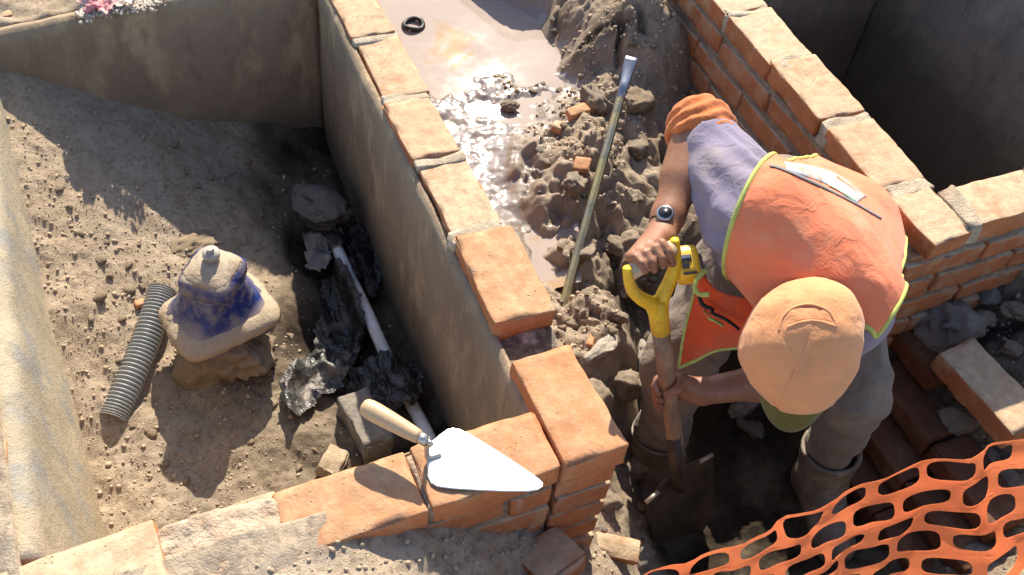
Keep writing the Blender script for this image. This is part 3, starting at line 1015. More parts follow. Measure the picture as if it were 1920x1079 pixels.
grit('gravel_grit', 3400, (-.24, .57, .95, 2.3), .0008, .0062, 'grit', flt=lambda x, y: rng.random() < (.95 if x < .10 else .2))
grit('bank_grit', 3000, (.74, 1.6, .6, 2.3), .001, .008, 'grit', zlim=(-.6, 0), flt=lambda x, y: ground_z(x, y) > WAT + .004 and not (x < 1.06 and 1.5 < y < 2.3))
grit('gravel_fines', 9000, (-.24, .3, .95, 2.3), .0006, .0028, 'grit', flt=lambda x, y: rng.random() < (.95 if x < .15 else .5))
grit('front_grit', 1800, (-.4, .78, .55, .8), .0012, .006, 'grit')
grit('trench_grit', 1500, (1.3, 2.2, .45, 1.1), .002, .009, 'rock_grey', flt=lambda x, y: x > 1.55)

# ------------------------------------------------------------------ loose bricks and fragments
o = obj('loose_brick', FRESH[1].copy(), label='loose red brick lying half in the sun on the rubble at the right', cat='brick')
o.data.materials.clear(); o.data.materials.append(M['brick'])
p = at(1852, 735, -.33); o.location = p; o.rotation_euler = (.05, -.06, math.radians(97)); o.scale = (1.05, 1.08, 1.05)
FR = [(1085, 213, .07, .03, .02, .2, 'thin orange brick sliver lying flat beside the steel bar'), (1047, 240, .04, .028, .018, .9, 'small tan brick chip below the orange sliver'),
      (1092, 312, .045, .04, .016, 1.0, 'triangular orange brick chip in the mud bank'), (1105, 640, .04, .022, .02, .8, 'bright red brick chip beside the pale curved stone'),
      (1150, 1030, .115, .05, .03, -.55, 'broken pale brick end at the bottom of the picture left of the netting'), (262, 575, .026, .02, .02, .3, 'tiny orange brick chip left of the corrugated pipe'),
      (1030, 1062, .12, .09, .05, .3, 'shaded broken brick at the bottom edge below the corner of the walls')]
for i, (px, py, a, b, c, rz, lab) in enumerate(FR):
    me = brick_mesh('brick_fragment', 200 + i, (7, 5, 3), (a, b, c), 1.6)
    p = hit(px, py)
    obj('brick_fragment', me, M['brick_fresh' if i in (0, 2, 3, 5) else 'brick'], loc=(p[0], p[1], p[2] + c * .3), rot=(random.uniform(-.25, .25), random.uniform(-.25, .25), rz), label=lab, cat='brick fragment')

# stepped footing bricks in the shade right of the worker's boot
foot = thing('brick_footing', 'stepped courses of dark red bricks going down in the shade beside the worker', 'brickwork', (1.7, .8, -.7))
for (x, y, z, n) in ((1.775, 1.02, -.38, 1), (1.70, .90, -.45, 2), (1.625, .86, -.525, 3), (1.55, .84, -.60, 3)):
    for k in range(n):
        brick(foot, x, y - k * .25, z, math.pi / 2 + random.uniform(-.05, .05), SHADED)
core(foot, 1.50, 1.80, .25, 1.04, -.62, -.95, 'mortar_wet', seed=12)
into(foot)

# dried mortar spilled over the front wall and the ground before it
XX, YY = np.meshgrid(np.linspace(-.16, .30, 110), np.linspace(.60, .938, 90), indexing='ij')
lump = fbm2(XX * 9, YY * 9, 5, 141) * .016 + np.abs(fbm2(XX * 28, YY * 28, 4, 144)) * .012
mask_ = np.clip((.135 + .05 * fbm2(XX * 14, YY * 14, 3, 150) - XX - np.clip(.80 - YY, 0, .2) * -.35) / .05, 0, 1) * np.clip((XX + .135) / .04, 0, 1) * np.clip((.930 + .012 * fbm2(XX * 20, YY * 0, 2, 3) - YY) / .015, 0, 1)
zg = np.array([[ground_z(a_, b_) for b_ in YY[0]] for a_ in XX[:, 0]])
base_z = np.where(YY > .80, .0, np.minimum(0, zg + .004))
zz = np.where(mask_ > 0, base_z + .004 + lump * 1.0 - (1 - mask_) * .03, -.08)
zz = np.where((mask_ <= 0) & (YY < .8), zg - .03, zz)
V = np.stack([XX, YY, zz], -1).reshape(-1, 3)
ii = np.arange(len(V)).reshape(XX.shape)
q = np.stack([ii[:-1, :-1], ii[1:, :-1], ii[1:, 1:], ii[:-1, 1:]], -1).reshape(-1, 4)
okq = (mask_.reshape(-1)[q] > 0).any(1)
M['spill'] = simple('dried_mortar', (.50, .385, .275), .95, var=.28, scale=26, bump=1.0, bdist=.006, dirt=(.40, .28, .18), dirt_amt=.5, spec=.1)
obj('mortar_spill', mesh_from('mortar_spill', V, q[okq]), M['spill'], kind='stuff')

# ------------------------------------------------------------------ left chamber contents
def lumpy(V, amp, f=26, seed=3):
    V = np.array([list(v) for v in V]); c_ = V.mean(0)
    L = (V - c_) / np.linalg.norm(V - c_, axis=1, keepdims=True)
    return V + L * (fbm3(V * f, 3, seed)[:, None] * amp)


def dusty_paint(name, col, dust, lo=.45, hi=.75, rough=.35, amt=1.0, blot=.3):
    t = NT(name)
    n = t.noise(11, 7, .72); n2 = t.noise(60, 5, .7)
    upf = t.ramp(t.up(), lo, hi)
    f = t.math('MAXIMUM', t.math('MULTIPLY', upf, amt), t.ramp(n, .46, .58, 0, blot))
    c = t.mix(t.ramp(n2, .3, .7), [x * .8 for x in col], [x * 1.2 for x in col])
    c = t.mix(f, c, t.mix(t.ramp(n2, .35, .65), dust, [x * .75 for x in dust]))
    t.set('Base Color', c); t.set('Roughness', t.ramp(f, 0, 1, rough, .95)); t.set('Specular IOR Level', .4)
    t.bump(t.math('MULTIPLY', n2, f), .6, .004)
    return t.m


DUST = (.50, .395, .28)
M['blue'] = dusty_paint('blue_coating', (.018, .036, .16), DUST, .60, .84, .28, blot=.5)
M['steel_dusty'] = dusty_paint('dusty_steel', (.42, .40, .37), DUST, .5, .9, .4, .5)

valve = thing('gate_valve', 'blue coated gate valve bonnet caked with dirt on a rough concrete base', 'valve', (.118, 1.60, -.37))
B = Vector((.126, 1.618, 0))


def rsq(hx, hy, z, rot, pw=4.5, n=56, cx=0, cy=0, wob=0):
    out = []
    for k in range(n):
        a = 2 * math.pi * k / n
        c, s = math.cos(a), math.sin(a)
        r = (abs(c) ** pw + abs(s) ** pw) ** (-1 / pw)
        x, y = hx * c * r, hy * s * r
        out.append(Vector((B.x + cx + x * math.cos(rot) - y * math.sin(rot), B.y + cy + x * math.sin(rot) + y * math.cos(rot), z)))
    return out


R0 = math.radians(14)
V, F = loft([rsq(.114, .090, -.366, R0), rsq(.122, .098, -.361, R0), rsq(.124, .100, -.347, R0), rsq(.121, .097, -.336, R0)])
obj('base_flange', mesh_from('base_flange', lumpy(V, .010), F), M['blue'], valve)
V, F = loft([rsq(.120, .096, -.337, R0), rsq(.112, .089, -.328, R0), rsq(.098, .079, -.314, R0 + .04, cy=.004), rsq(.083, .070, -.298, R0 + .10, 4.5, cx=.001, cy=.009), rsq(.072, .063, -.275, R0 + .16, 4.5, cx=.003, cy=.014), rsq(.065, .059, -.256, R0 + .20, 4, cx=.004, cy=.018), rsq(.062, .057, -.244, R0 + .22, 4, cx=.004, cy=.020)])
obj('bonnet', mesh_from('bonnet', lumpy(V, .008), F), M['blue'], valve)
V, F = loft([rsq(.117, .092, -.352, R0, cy=-.001), rsq(.127, .102, -.346, R0, cy=-.001), rsq(.125, .100, -.335, R0, cy=-.001), rsq(.113, .090, -.325, R0, cy=.001), rsq(.100, .080, -.316, R0, cy=.003), rsq(.088, .072, -.313, R0, cy=.006)])
obj('dirt_crust', mesh_from('dirt_crust', lumpy(lumpy(V, .010, 22, 8), .008, 85, 5), F), M['grit'], valve)
V, F = loft([rsq(.052, .049, -.212, R0 + .6, 4, cx=.006, cy=.023), rsq(.060, .057, -.209, R0 + .6, 4, cx=.006, cy=.023), rsq(.056, .053, -.202, R0 + .6, 3.4, cx=.006, cy=.024), rsq(.042, .040, -.191, R0 + .6, 2.6, cx=.008, cy=.027), rsq(.024, .023, -.187, R0 + .6, 2, cx=.009, cy=.03)])
obj('dirt_crust', mesh_from('dirt_crust', lumpy(lumpy(V, .006, 40, 18), .006, 95, 6), F), M['grit'], valve)
R1 = math.radians(52)
V, F = loft([rsq(.062, .059, -.248, R1, 6, cx=.005, cy=.022), rsq(.067, .064, -.243, R1, 6, cx=.005, cy=.022), rsq(.066, .063, -.216, R1, 6, cx=.005, cy=.022), rsq(.056, .053, -.206, R1, 5, cx=.006, cy=.023), rsq(.042, .040, -.194, R1, 3, cx=.008, cy=.027), rsq(.030, .029, -.186, R1, 2, cx=.009, cy=.03)])
obj('collar', mesh_from('collar', lumpy(V, .007), F), M['blue'], valve)
c = Vector((B.x + .010, B.y + .034, 0))
V, F = tube([c + Vector((0, 0, -.20)), c + Vector((0, 0, -.176)), c + Vector((0, 0, -.174)), c + Vector((0, 0, -.162))], [.019, .017, .020, .019], 20)
st = obj('stem', mesh_from('stem', V, F), M['steel_dusty'], valve)
V, F = tube([c + Vector((0, 0, -.163)), c + Vector((0, 0, -.150))], [.0095, .009], 6)
nut = obj('nut', mesh_from('nut', V, F, False), M['steel_dusty'], valve)
into(valve)
into(st)
base = obj('concrete_block', rock_mesh('concrete_block', 305, 5, 9, (1, 1, 1), .9), M['rock'], loc=(.135, 1.60, -.455), scale=(.135, .125, .10), rot=(.0, 0, .3), label='rough crumbling concrete block carrying the blue valve', cat='concrete block')

# corrugated conduit
a = at(305, 545, -.385); b_ = at(211, 786, -.452)
mid = (a + b_) / 2 + np.array([.008, 0, .0])
axis = catmull([a, mid, b_], 60)
r0 = .0315
rad = []
prof = []
tot = np.linalg.norm(b_ - a); step = tot / (len(axis) - 1)
pts = []; n_c = 37
for i in range(n_c * 8 + 1):
    t_ = i / (n_c * 8) * (len(axis) - 1)
    k = min(int(t_), len(axis) - 2); f_ = t_ - k
    pts.append(axis[k] * (1 - f_) + axis[k + 1] * f_)
    ph = (i % 8) / 8
    rad.append(r0 + 0.0028 * max(-1, min(1, 1.7 * math.cos(2 * math.pi * ph))))
V, F = tube(pts, rad, 28)
F = F[:-2]
n0 = len(V); V2, F2 = tube(pts[::8], r0 - .0045, 28); V2, F2 = V2, [f[::-1] for f in F2[:-2]]
V, F = join([(V, F), (V2, F2)])
m2 = n0 + len(pts[::8]) * 28 - 28
for k in range(28):
    l = (k + 1) % 28
    F.append((k, n0 + k, n0 + l, l)[::-1]); F.append((n0 - 28 + k, m2 + k, m2 + l, n0 - 28 + l))
M['conduit'] = dusty_paint('grey_conduit', (.30, .31, .30), (.44, .38, .30), .8, 1.2, .32, .3)
obj('corrugated_pipe', mesh_from('corrugated_pipe', V, F), M['conduit'], label='short grey corrugated conduit leaning on the gravel left of the blue valve', cat='pipe')

# white water pipe under the plastic
M['pvc'] = dusty_paint('white_pipe', (.74, .71, .67), (.36, .28, .20), .95, 1.5, .35, .4)
pp = [at(600, 395, -.50), at(645, 495, -.525), at(690, 590, -.54), at(735, 690, -.545), at(800, 812, -.545), at(840, 900, -.55)]
V, F = tube(catmull(pp, 8), .0165, 24)
obj('white_pipe', mesh_from('white_pipe', V, F), M['pvc'], label='white plastic water pipe running along the foot of the chamber wall', cat='pipe')
o = obj('concrete_block', brick_mesh('concrete_block', 320, (12, 10, 8), (.075, .15, .09), 1.6), M['concrete'], loc=at(685, 800, -.505), rot=(.05, .05, math.radians(8)), label='grey concrete lump under the crumpled plastic in front of the trowel handle', cat='concrete block')
o = obj('concrete_block', brick_mesh('concrete_block', 321, (10, 8, 6), (.075, .05, .045), 3.0), M['rock'], loc=at(622, 872, -.515), rot=(.1, .15, .9), label='tan broken mortar lump behind the front wall near the trowel', cat='concrete block')


def plastic_mat(name, col, dust, amt, rough=.25):  # dusty polythene
    t = NT(name)
    n = t.noise(14, 6, .7)
    f = t.math('MULTIPLY', t.ramp(t.up(), .1, .9), t.ramp(n, .55 - amt * .25, .75 - amt * .25))
    c = t.mix(f, col, dust)
    t.set('Base Color', c); t.set('Roughness', t.ramp(f, 0, 1, rough, .9)); t.set('Specular IOR Level', .6)
    w = t.n.new('ShaderNodeTexWave'); w.inputs['Scale'].default_value = 18; w.inputs['Distortion'].default_value = 12; w.inputs['Detail'].default_value = 4
    t.l.new(t.coord, w.inputs['Vector'])
    t.bump(t.math('ADD', t.math('MULTIPLY', t.noise(42, 3, .6, dist=1.5), 1.0), t.math('MULTIPLY', w.outputs['Fac'], .15)), .7, .012)
    return t.m


M['plastic'] = plastic_mat('black_plastic', (.016, .015, .016), (.20, .165, .13), .25)
M['plastic_dusty'] = plastic_mat('black_plastic_dusty', (.022, .02, .02), (.24, .205, .175), .95, .4)
M['plastic_sun'] = plastic_mat('black_plastic_sunlit', (.05, .048, .047), (.36, .31, .26), .35, .27)  # lighter copy of the black plastic, sunlight put into the colour


def film(name, outline, lift, mat, label, seed, zof=None, res=.011, amp=.03, fold=18):
    """crumpled polythene sheet: outline in surveyed marks, draped over what lies below"""
    poly = [np.array(hit(*p)) for p in outline]
    P2 = np.array([[p[0], p[1]] for p in poly])
    x0, y0 = P2.min(0) - .01; x1, y1 = P2.max(0) + .01
    xs_ = np.arange(x0, x1, res); ys2 = np.arange(y0, y1, res)
    XX, YY = np.meshgrid(xs_, ys2, indexing='ij')
    ins = np.zeros(XX.shape, bool)
    k = len(P2)
    wx = XX + fbm2(XX * 20, YY * 20, 3, seed) * .018; wy = YY + fbm2(XX * 20, YY * 20, 3, seed + 4) * .018
    for i in range(k):
        ax_, ay_ = P2[i]; bx_, by_ = P2[(i + 1) % k]
        c_ = ((ay_ > wy) != (by_ > wy)) & (wx < (bx_ - ax_) * (wy - ay_) / (by_ - ay_ + 1e-12) + ax_)
        ins ^= c_
    zz = np.array([[ground_z(a, b) for b in ys2] for a in xs_])
    qx = XX + fbm2(XX * 12, YY * 12, 2, seed + 30) * .03; qy = YY + fbm2(XX * 12, YY * 12, 2, seed + 33) * .03
    rid = 1 - np.abs(fbm2(qx * fold * .8, qy * fold * .45, 2, seed + 9)) * 2.0
    rid2 = 1 - np.abs(fbm2(qx * fold * 1.9, qy * fold * 1.2, 1, seed + 19)) * 1.8
    zz = zz + lift + np.maximum(0, rid) * amp + np.maximum(0, rid2) * amp * .45
    if zof is not None: zz = np.maximum(zz, zof(XX, YY) + np.maximum(0, rid) * amp * .5 + np.maximum(0, rid2) * amp * .3)
    ix = -np.ones(XX.shape, int); ix[ins] = np.arange(ins.sum())
    V = np.stack([XX[ins], YY[ins], zz[ins]], -1)
    F = []
    for i in range(XX.shape[0] - 1):
        for j in range(XX.shape[1] - 1):
            q = (ix[i, j], ix[i + 1, j], ix[i + 1, j + 1], ix[i, j + 1])
            if min(q) >= 0: F.append(tuple(int(t) for t in q))
    o = obj(name, mesh_from(name, V, F, True), mat, label=label, cat='plastic sheet')
    md = o.modifiers.new('thickness', 'SOLIDIFY'); md.thickness = .0012; md.offset = 1
    sd = o.modifiers.new('soft', 'SUBSURF'); sd.levels = 1; sd.render_levels = 1
    return o


def pipe_top(XX, YY):
    z = np.full(XX.shape, -9.0)
    for i in range(len(pp) - 1):
        a_, b2 = np.array(pp[i]), np.array(pp[i + 1])
        d_ = b2[:2] - a_[:2]; L2 = d_ @ d_
        t_ = np.clip(((XX - a_[0]) * d_[0] + (YY - a_[1]) * d_[1]) / L2, 0, 1)
        r2 = (XX - a_[0] - t_ * d_[0]) ** 2 + (YY - a_[1] - t_ * d_[1]) ** 2
        z = np.maximum(z, np.where(r2 < .03 ** 2, a_[2] + t_ * (b2[2] - a_[2]) + np.sqrt(np.maximum(0, .022 ** 2 - r2 * .5)), -9))
    return z


film('plastic_sheet', [(560, 690), (600, 640), (650, 650), (665, 690), (645, 745), (600, 760), (575, 790), (553, 812), (528, 770), (530, 730)], .012, M['plastic_sun'], 'sunlit shiny piece of crumpled black plastic between the blue valve and the trowel', 3, pipe_top, res=.007, amp=.034, fold=20)
film('plastic_sheet', [(655, 705), (720, 690), (785, 700), (795, 760), (770, 800), (690, 790), (645, 760)], .03, M['plastic'], 'dark crumpled plastic wrapped over the white pipe behind the trowel handle', 8, pipe_top, res=.009, amp=.036, fold=12)
film('plastic_sheet', [(600, 540), (640, 520), (660, 560), (690, 640), (660, 700), (600, 680), (590, 620)], .006, M['plastic'], 'black plastic lying in deep shade left of the white pipe', 12, pipe_top, res=.009, amp=.03, fold=12)
film('plastic_sheet', [(640, 440), (700, 450), (720, 540), (700, 580), (660, 560), (640, 500), (590, 520), (600, 470)], .02, M['plastic'], 'black plastic bunched round the upper end of the white pipe', 15, pipe_top, res=.009, amp=.04, fold=12)
film('plastic_sheet', [(575, 470), (640, 430), (650, 480), (600, 560), (570, 540)], .03, M['plastic_dusty'], 'dusty folded plastic strip between the grey bundle and the pipe', 21, amp=.05)
# plastic wrapped bundle (big dusty lump)
p = at(600, 385, -.45)
Vb, Fb = ICO[5]
qb = Vb * 1.5 + np.stack([vn3(Vb * 1.1 + 9 * k_, 70 + k_) for k_ in range(3)], -1) * 1.4
Vb = Vb * (1 + .42 * fbm3(Vb * .9 + 4, 2, 71)[:, None] + .13 * np.clip(1 - np.abs(fbm3(qb, 2, 72)) * 3.5, -.8, 1)[:, None] + .05 * np.clip(1 - np.abs(fbm3(qb * 2.6, 2, 75)) * 3.5, -.8, 1)[:, None])
me = mesh_from('wrapped_bundle', Vb, Fb)
o = obj('wrapped_bundle', me, M['plastic_dusty'], loc=p, scale=(.066, .092, .042), rot=(.1, .1, .5), label='dusty grey bundle wrapped in plastic by the dark corner of the chamber', cat='bundle')

# ------------------------------------------------------------------ rear ledge, rag, gravel
cr_u = np.linspace(-.55, .66, 130); cr_v = np.linspace(2.365, 3.0, 66)
XX, YY = np.meshgrid(cr_u, cr_v, indexing='ij')
edge = 2.372 + .085 * (XX + .3)
zz = .006 + fbm2(XX * 6, YY * 6, 5, 91) * .03 + fbm2(XX * 30, YY * 30, 4, 92) * .010
zz = np.where(YY < edge, zz - (edge - YY) * 3, zz)
V = np.stack([XX, np.maximum(YY, edge - .02), np.maximum(zz, -.05)], -1).reshape(-1, 3)
ii = np.arange(len(V)).reshape(XX.shape)
q = np.stack([ii[:-1, :-1], ii[1:, :-1], ii[1:, 1:], ii[:-1, 1:]], -1).reshape(-1, 4)
me = mesh_from('dust_crust', V, q)
for nm, val in (('wet', .12), ('tone', 0.0), ('gloss', 0.0)):
    a_ = me.attributes.new(nm, 'FLOAT', 'POINT'); a_.data.foreach_set('value', np.full(len(V), val, np.float32))
obj('dust_crust', me, M['soil'], kind='stuff')
M['pink'] = simple('pink_cloth', (.50, .17, .19), .85, var=.3, scale=40, bump=.4, dirt=(.62, .5, .42), dirt_amt=.6)
bm = bmesh.new(); bmesh.ops.create_grid(bm, x_segments=26, y_segments=20, size=.5)
for v in bm.verts:
    x, y = v.co.x, v.co.y
    rr = 1 + .35 * math.sin(6 * math.atan2(y, x) + 1) * min(1, 2 * math.hypot(x, y))
    v.co.x = x * .10 * rr; v.co.y = y * .075 * rr
arr = np.array([v.co[:] for v in bm.verts])
zr = .010 + np.abs(fbm2(arr[:, 0] * 45, arr[:, 1] * 45, 3, 5)) * .035
for v, z_ in zip(bm.verts, zr): v.co.z = z_
me = bm_mesh('rag', bm)
o = obj('rag', me, M['pink'], loc=at(203, 14, .012) , rot=(0, 0, .4), label='crumpled pink rag on the dusty top of the back wall', cat='rag')
md = o.modifiers.new('thickness', 'SOLIDIFY'); md.thickness = .002
Vi, Fi = ICO[1]; VV = []; FF = []
for k in range(700):
    u = rng.random()
    p = at(150 + 150 * u + rng.normal() * 6, 28 - 26 * u + rng.normal() * 7 - 4, .016)
    s = rng.uniform(.002, .006)
    VV.append(Vi * s * (1 + rng.uniform(-.3, .3, (len(Vi), 1))) + p); FF.append(np.array(Fi) + k * len(Vi))
obj('white_gravel', mesh_from('white_gravel', np.vstack(VV), np.vstack(FF), False), M['rock_pale'], kind='stuff')

# ring half sunk in the puddle
c = at(775, 46, WAT + .006)
pts = [(c[0] + .027 * math.cos(t_) * 1.1, c[1] + .027 * math.sin(t_), c[2] + .004 * math.sin(t_ * 2)) for t_ in np.linspace(0, 2 * math.pi, 40, endpoint=False)]
V, F = tube(pts, .0075, 10, closed=True)
M['rubber'] = simple('black_rubber', (.02, .018, .017), .5, bump=.3)
obj('rubber_ring', mesh_from('rubber_ring', V, F), M['rubber'], label='small black ring half sunk in the muddy puddle', cat='ring')

# ------------------------------------------------------------------ steel bar
t0 = at(1183, 113, -.10); t1 = at(1046, 608, -.345)
M['bar'] = simple('bar_steel', (.26, .235, .165), .38, .75, var=.3, scale=25, bump=.25, dirt=(.38, .31, .14), dirt_amt=.55)
M['bar_tip'] = simple('bar_tip_steel', (.34, .35, .37), .3, .9, var=.25, scale=20, bump=.15)
T0, T1 = Vector(t0), Vector(t1); dv = (T1 - T0).normalized()
bar = thing('pry_bar', 'long steel pry bar with flattened tip leaning on the mud bank', 'bar', T1)
L = (T1 - T0).length
V, F = tube([T0 + dv * (L * .16 + (L * .84) * k / 24) for k in range(25)], .0118, 8)
obj('shaft', mesh_from('shaft', V, F, False), M['bar'], bar)
side = dv.cross(Vector((0, 0, 1))).normalized(); nrm = side.cross(dv)
rings = []
for (s, w, h) in ((0, .0175, .003), (.012, .0175, .004), (.05, .0150, .0075), (.10, .0125, .0108), (.16, .0119, .0116)):
    c_ = T0 + dv * (L * s) + nrm * (.012 * max(0, .07 - s) / .07)
    rings.append([c_ + side * (w * math.copysign(abs(math.cos(a)) ** .6, math.cos(a))) + nrm * (h * math.copysign(abs(math.sin(a)) ** .6, math.sin(a))) for a in np.linspace(0, 2 * math.pi, 16, endpoint=False)])
V, F = loft(rings)
obj('chisel_tip', mesh_from('chisel_tip', V, F), M['bar_tip'], bar)
into(bar)

# ------------------------------------------------------------------ trowel
M['trowel_steel'] = simple('trowel_steel', (.80, .80, .80), .36, 1.0, var=.10, scale=9, bump=.08, bdist=.001, dirt=(.46, .42, .37), dirt_amt=.3)
M['shank_steel'] = simple('shank_steel', (.50, .47, .42), .4, .9, var=.2, scale=40, bump=.1)


def wood_mat(name, a, b, rough=.5, dirt=0.0):
    t = NT(name)
    n = t.noise(6, 6, .6, t.mapping((30, 30, 2.2)))
    c = t.mix(t.ramp(n, .3, .7), a, b)
    if dirt: c = t.mix(t.math('MULTIPLY', t.ramp(t.noise(16, 6, .7), .42, .62), dirt), c, (.13, .085, .055))
    t.set('Base Color', c); t.set('Roughness', rough); t.set('Specular IOR Level', .4)
    t.bump(n, .15, .001)
    return t.m


M['handle_wood'] = wood_mat('pale_wood', (.62, .43, .24), (.52, .345, .18), .42)
trowel = thing('trowel', 'pointed brick trowel with pale wooden handle resting on the front wall', 'trowel', at(810, 870, .006))
ol = [(849, 803), (838, 806), (822, 818), (806, 832), (801, 842), (800, 868), (802, 893), (808, 906), (820, 913), (850, 917), (900, 920), (950, 922), (990, 922), (1008, 919), (1017, 913), (1018, 906), (1010, 898), (985, 880), (950, 857), (915, 835), (880, 814), (864, 806)]
tipd = (Vector(at(1018, 910, .006)) - Vector(at(805, 865, .006)))


def blade_pt(px, py):
    p = Vector(at(px, py, .006))
    return p
outl = [blade_pt(*q) for q in ol]
cen = sum(outl, Vector()) / len(outl)
bm = bmesh.new()
inner = [cen + (p - cen) * .96 + Vector((0, 0, .0006)) for p in outl]
n = len(outl)
top_o = [bm.verts.new(p) for p in outl]; top_i = [bm.verts.new(p) for p in inner]; bot = [bm.verts.new(p - Vector((0, 0, .0016))) for p in outl]
bm.faces.new(top_i); bm.faces.new(bot[::-1])
for i in range(n):
    j = (i + 1) % n
    bm.faces.new((top_i[i], top_o[i], top_o[j], top_i[j])); bm.faces.new((top_o[i], bot[i], bot[j], top_o[j]))
me = bm_mesh('blade', bm, False)
obj('blade', me, M['trowel_steel'], trowel)
h0 = Vector(at(690, 766, .073)); h1 = Vector(at(786, 820, .066))
hv = (h1 - h0)
rr = [(0, .006), (.015, .0115), (.05, .0152), (.12, .0172), (.25, .0178), (.45, .0168), (.65, .0155), (.82, .0142), (.95, .0128), (1.0, .0118)]
h0 = h0 - hv.normalized() * .012; hv = h1 - h0
V, F = tube([h0 + hv * s for s, r in rr], [r for s, r in rr], 28)
hd = obj('handle', mesh_from('handle', V, F), M['handle_wood'], trowel)
hu = hv.normalized()
V, F = tube([h1 - hu * .002, h1 + hu * .016], [.0112, .0102], 20)
obj('ferrule', mesh_from('ferrule', V, F), M['shank_steel'], trowel)
k0 = Vector(at(803, 868, .012)); tg = Vector(at(826, 852, .0085))
V, F = tube(catmull([h1 + hu * .012, h1 + hu * .024, Vector(at(801, 838, .050)), Vector(at(801, 853, .026)), Vector(at(804, 858, .011)), tg], 6), 0.0048, 12)
obj('shank', mesh_from('shank', V, F), M['shank_steel'], trowel)
into(trowel)

# ------------------------------------------------------------------ shovel
def unit(v):
    v = np.asarray(v, float); return v / np.linalg.norm(v)


GC = deep(1222, 488, 1.95)                 # middle of the D grip
TIP = at(1292, 1036, -.735)                # point of the blade
SH = unit(TIP - GC)                        # down the shaft
g_ax = deep(1263, 470, 1.97) - deep(1182, 505, 1.93)
g_ax = unit(g_ax - SH * (g_ax @ SH))       # along the grip
bl_ax = at(1335, 845, -.47) - at(1215, 915, -.47)
bl_ax = unit(bl_ax - SH * (bl_ax @ SH))    # across the blade
bl_n = np.cross(bl_ax, SH)
if bl_n @ (CC - TIP) < 0: bl_n = -bl_n
M['yellow'] = dusty_paint('yellow_paint', (.80, .50, .022), (.48, .34, .16), .9, 1.4, .4, .3, .18)
M['shaft_wood'] = wood_mat('worn_shaft_wood', (.40, .235, .13), (.27, .15, .085), .55, .5)
M['grip_wood'] = wood_mat('grip_wood', (.55, .42, .27), (.42, .31, .19), .5)
M['blade_steel'] = simple('muddy_blade_steel', (.075, .055, .042), .55, .55, var=.4, scale=18, bump=.4, dirt=(.12, .085, .055), dirt_amt=.5)
shovel = thing('shovel', 'digging shovel with yellow D handle and worn wooden shaft held by the worker', 'shovel', TIP)
LN = np.linalg.norm(TIP - GC)
BLD = .315
hw = .050
V, F = tube([GC - g_ax * hw, GC + g_ax * hw], [.0155, .0155], 20)
obj('grip', mesh_from('grip', V, F), M['grip_wood'], shovel)
fork = []
for s in (-1, 1):
    path = [GC + g_ax * (s * (hw + .006)) - SH * .016, GC + g_ax * (s * (hw + .006)) + SH * .012, GC + g_ax * (s * (hw + .001)) + SH * .045, GC + g_ax * (s * .034) + SH * .078, GC + g_ax * (s * .013) + SH * .108, GC + g_ax * (s * .004) + SH * .15]
    c_ = catmull(path, 5)
    fork.append(tube(c_, [.0085 + .0065 * min(1, i / (len(c_) * .75)) for i in range(len(c_))], 14))
fork.append(tube([GC + SH * .105, GC + SH * .135, GC + SH * .19], [.016, .0205, .0195], 20))
V, F = join(fork)
obj('yoke', mesh_from('yoke', V, F), M['yellow'], shovel)
V, F = tube([GC + SH * s for s in (.185, .26, .34, .42, .50, .56, LN - BLD + .0)], [.0185, .0190, .0185, .018, .0180, .0185, .0195], 20)
obj('shaft', mesh_from('shaft', V, F), M['shaft_wood'], shovel)
V, F = tube([GC + SH * s for s in (LN - BLD - .15, LN - BLD - .05, LN - BLD + .02, LN - BLD + .045)], [.0200, .0225, .0235, .018], 20, flat=.9)
obj('socket', mesh_from('socket', V, F), M['blade_steel'], shovel)
rows = []
nu_, nv_ = 22, 24
for j in range(nv_ + 1):
    v = j / nv_
    w = .103 * (1 - .10 * v) * (1 if v < .55 else math.sqrt(max(0, 1 - ((v - .55) / .45) ** 2.4)) * .985 + .015)
    row = []
    for i in range(nu_ + 1):
        u = i / nu_ * 2 - 1
        y = LN - BLD + BLD * v + (.012 * abs(u) if v == 0 else 0)
        dish = -.018 * (1 - u * u) + .010 * math.exp(-(u * 6) ** 2) * (1 - v) - .012 * v * v
        row.append(GC + SH * y + bl_ax * (u * w) + bl_n * dish)
    rows.append(row)
V = [p for r_ in rows for p in r_]; F = []
for j in range(nv_):
    for i in range(nu_):
        a = j * (nu_ + 1) + i
        F.append((a, a + 1, a + nu_ + 2, a + nu_ + 1))
bl = obj('blade', mesh_from('blade', V, F), M['blade_steel'], shovel)
md = bl.modifiers.new('thickness', 'SOLIDIFY'); md.thickness = .003; md.offset = 0
M['sunlit_steel'] = simple('sunlit_step_steel', (.42, .35, .26), .45, .5, var=.2, scale=60)  # pale colour paints the sun caught on the blade's step edges
for s in (-1, 1):
    c0_ = GC + SH * (LN - BLD + .004) + bl_ax * (s * .062); c1_ = GC + SH * (LN - BLD + .010) + bl_ax * (s * .101)
    V, F = tube([c0_, c1_], [.0055, .0055], 8, flat=.9)
    obj('step', mesh_from('step', V, F), M['sunlit_steel'], shovel)
into(shovel)

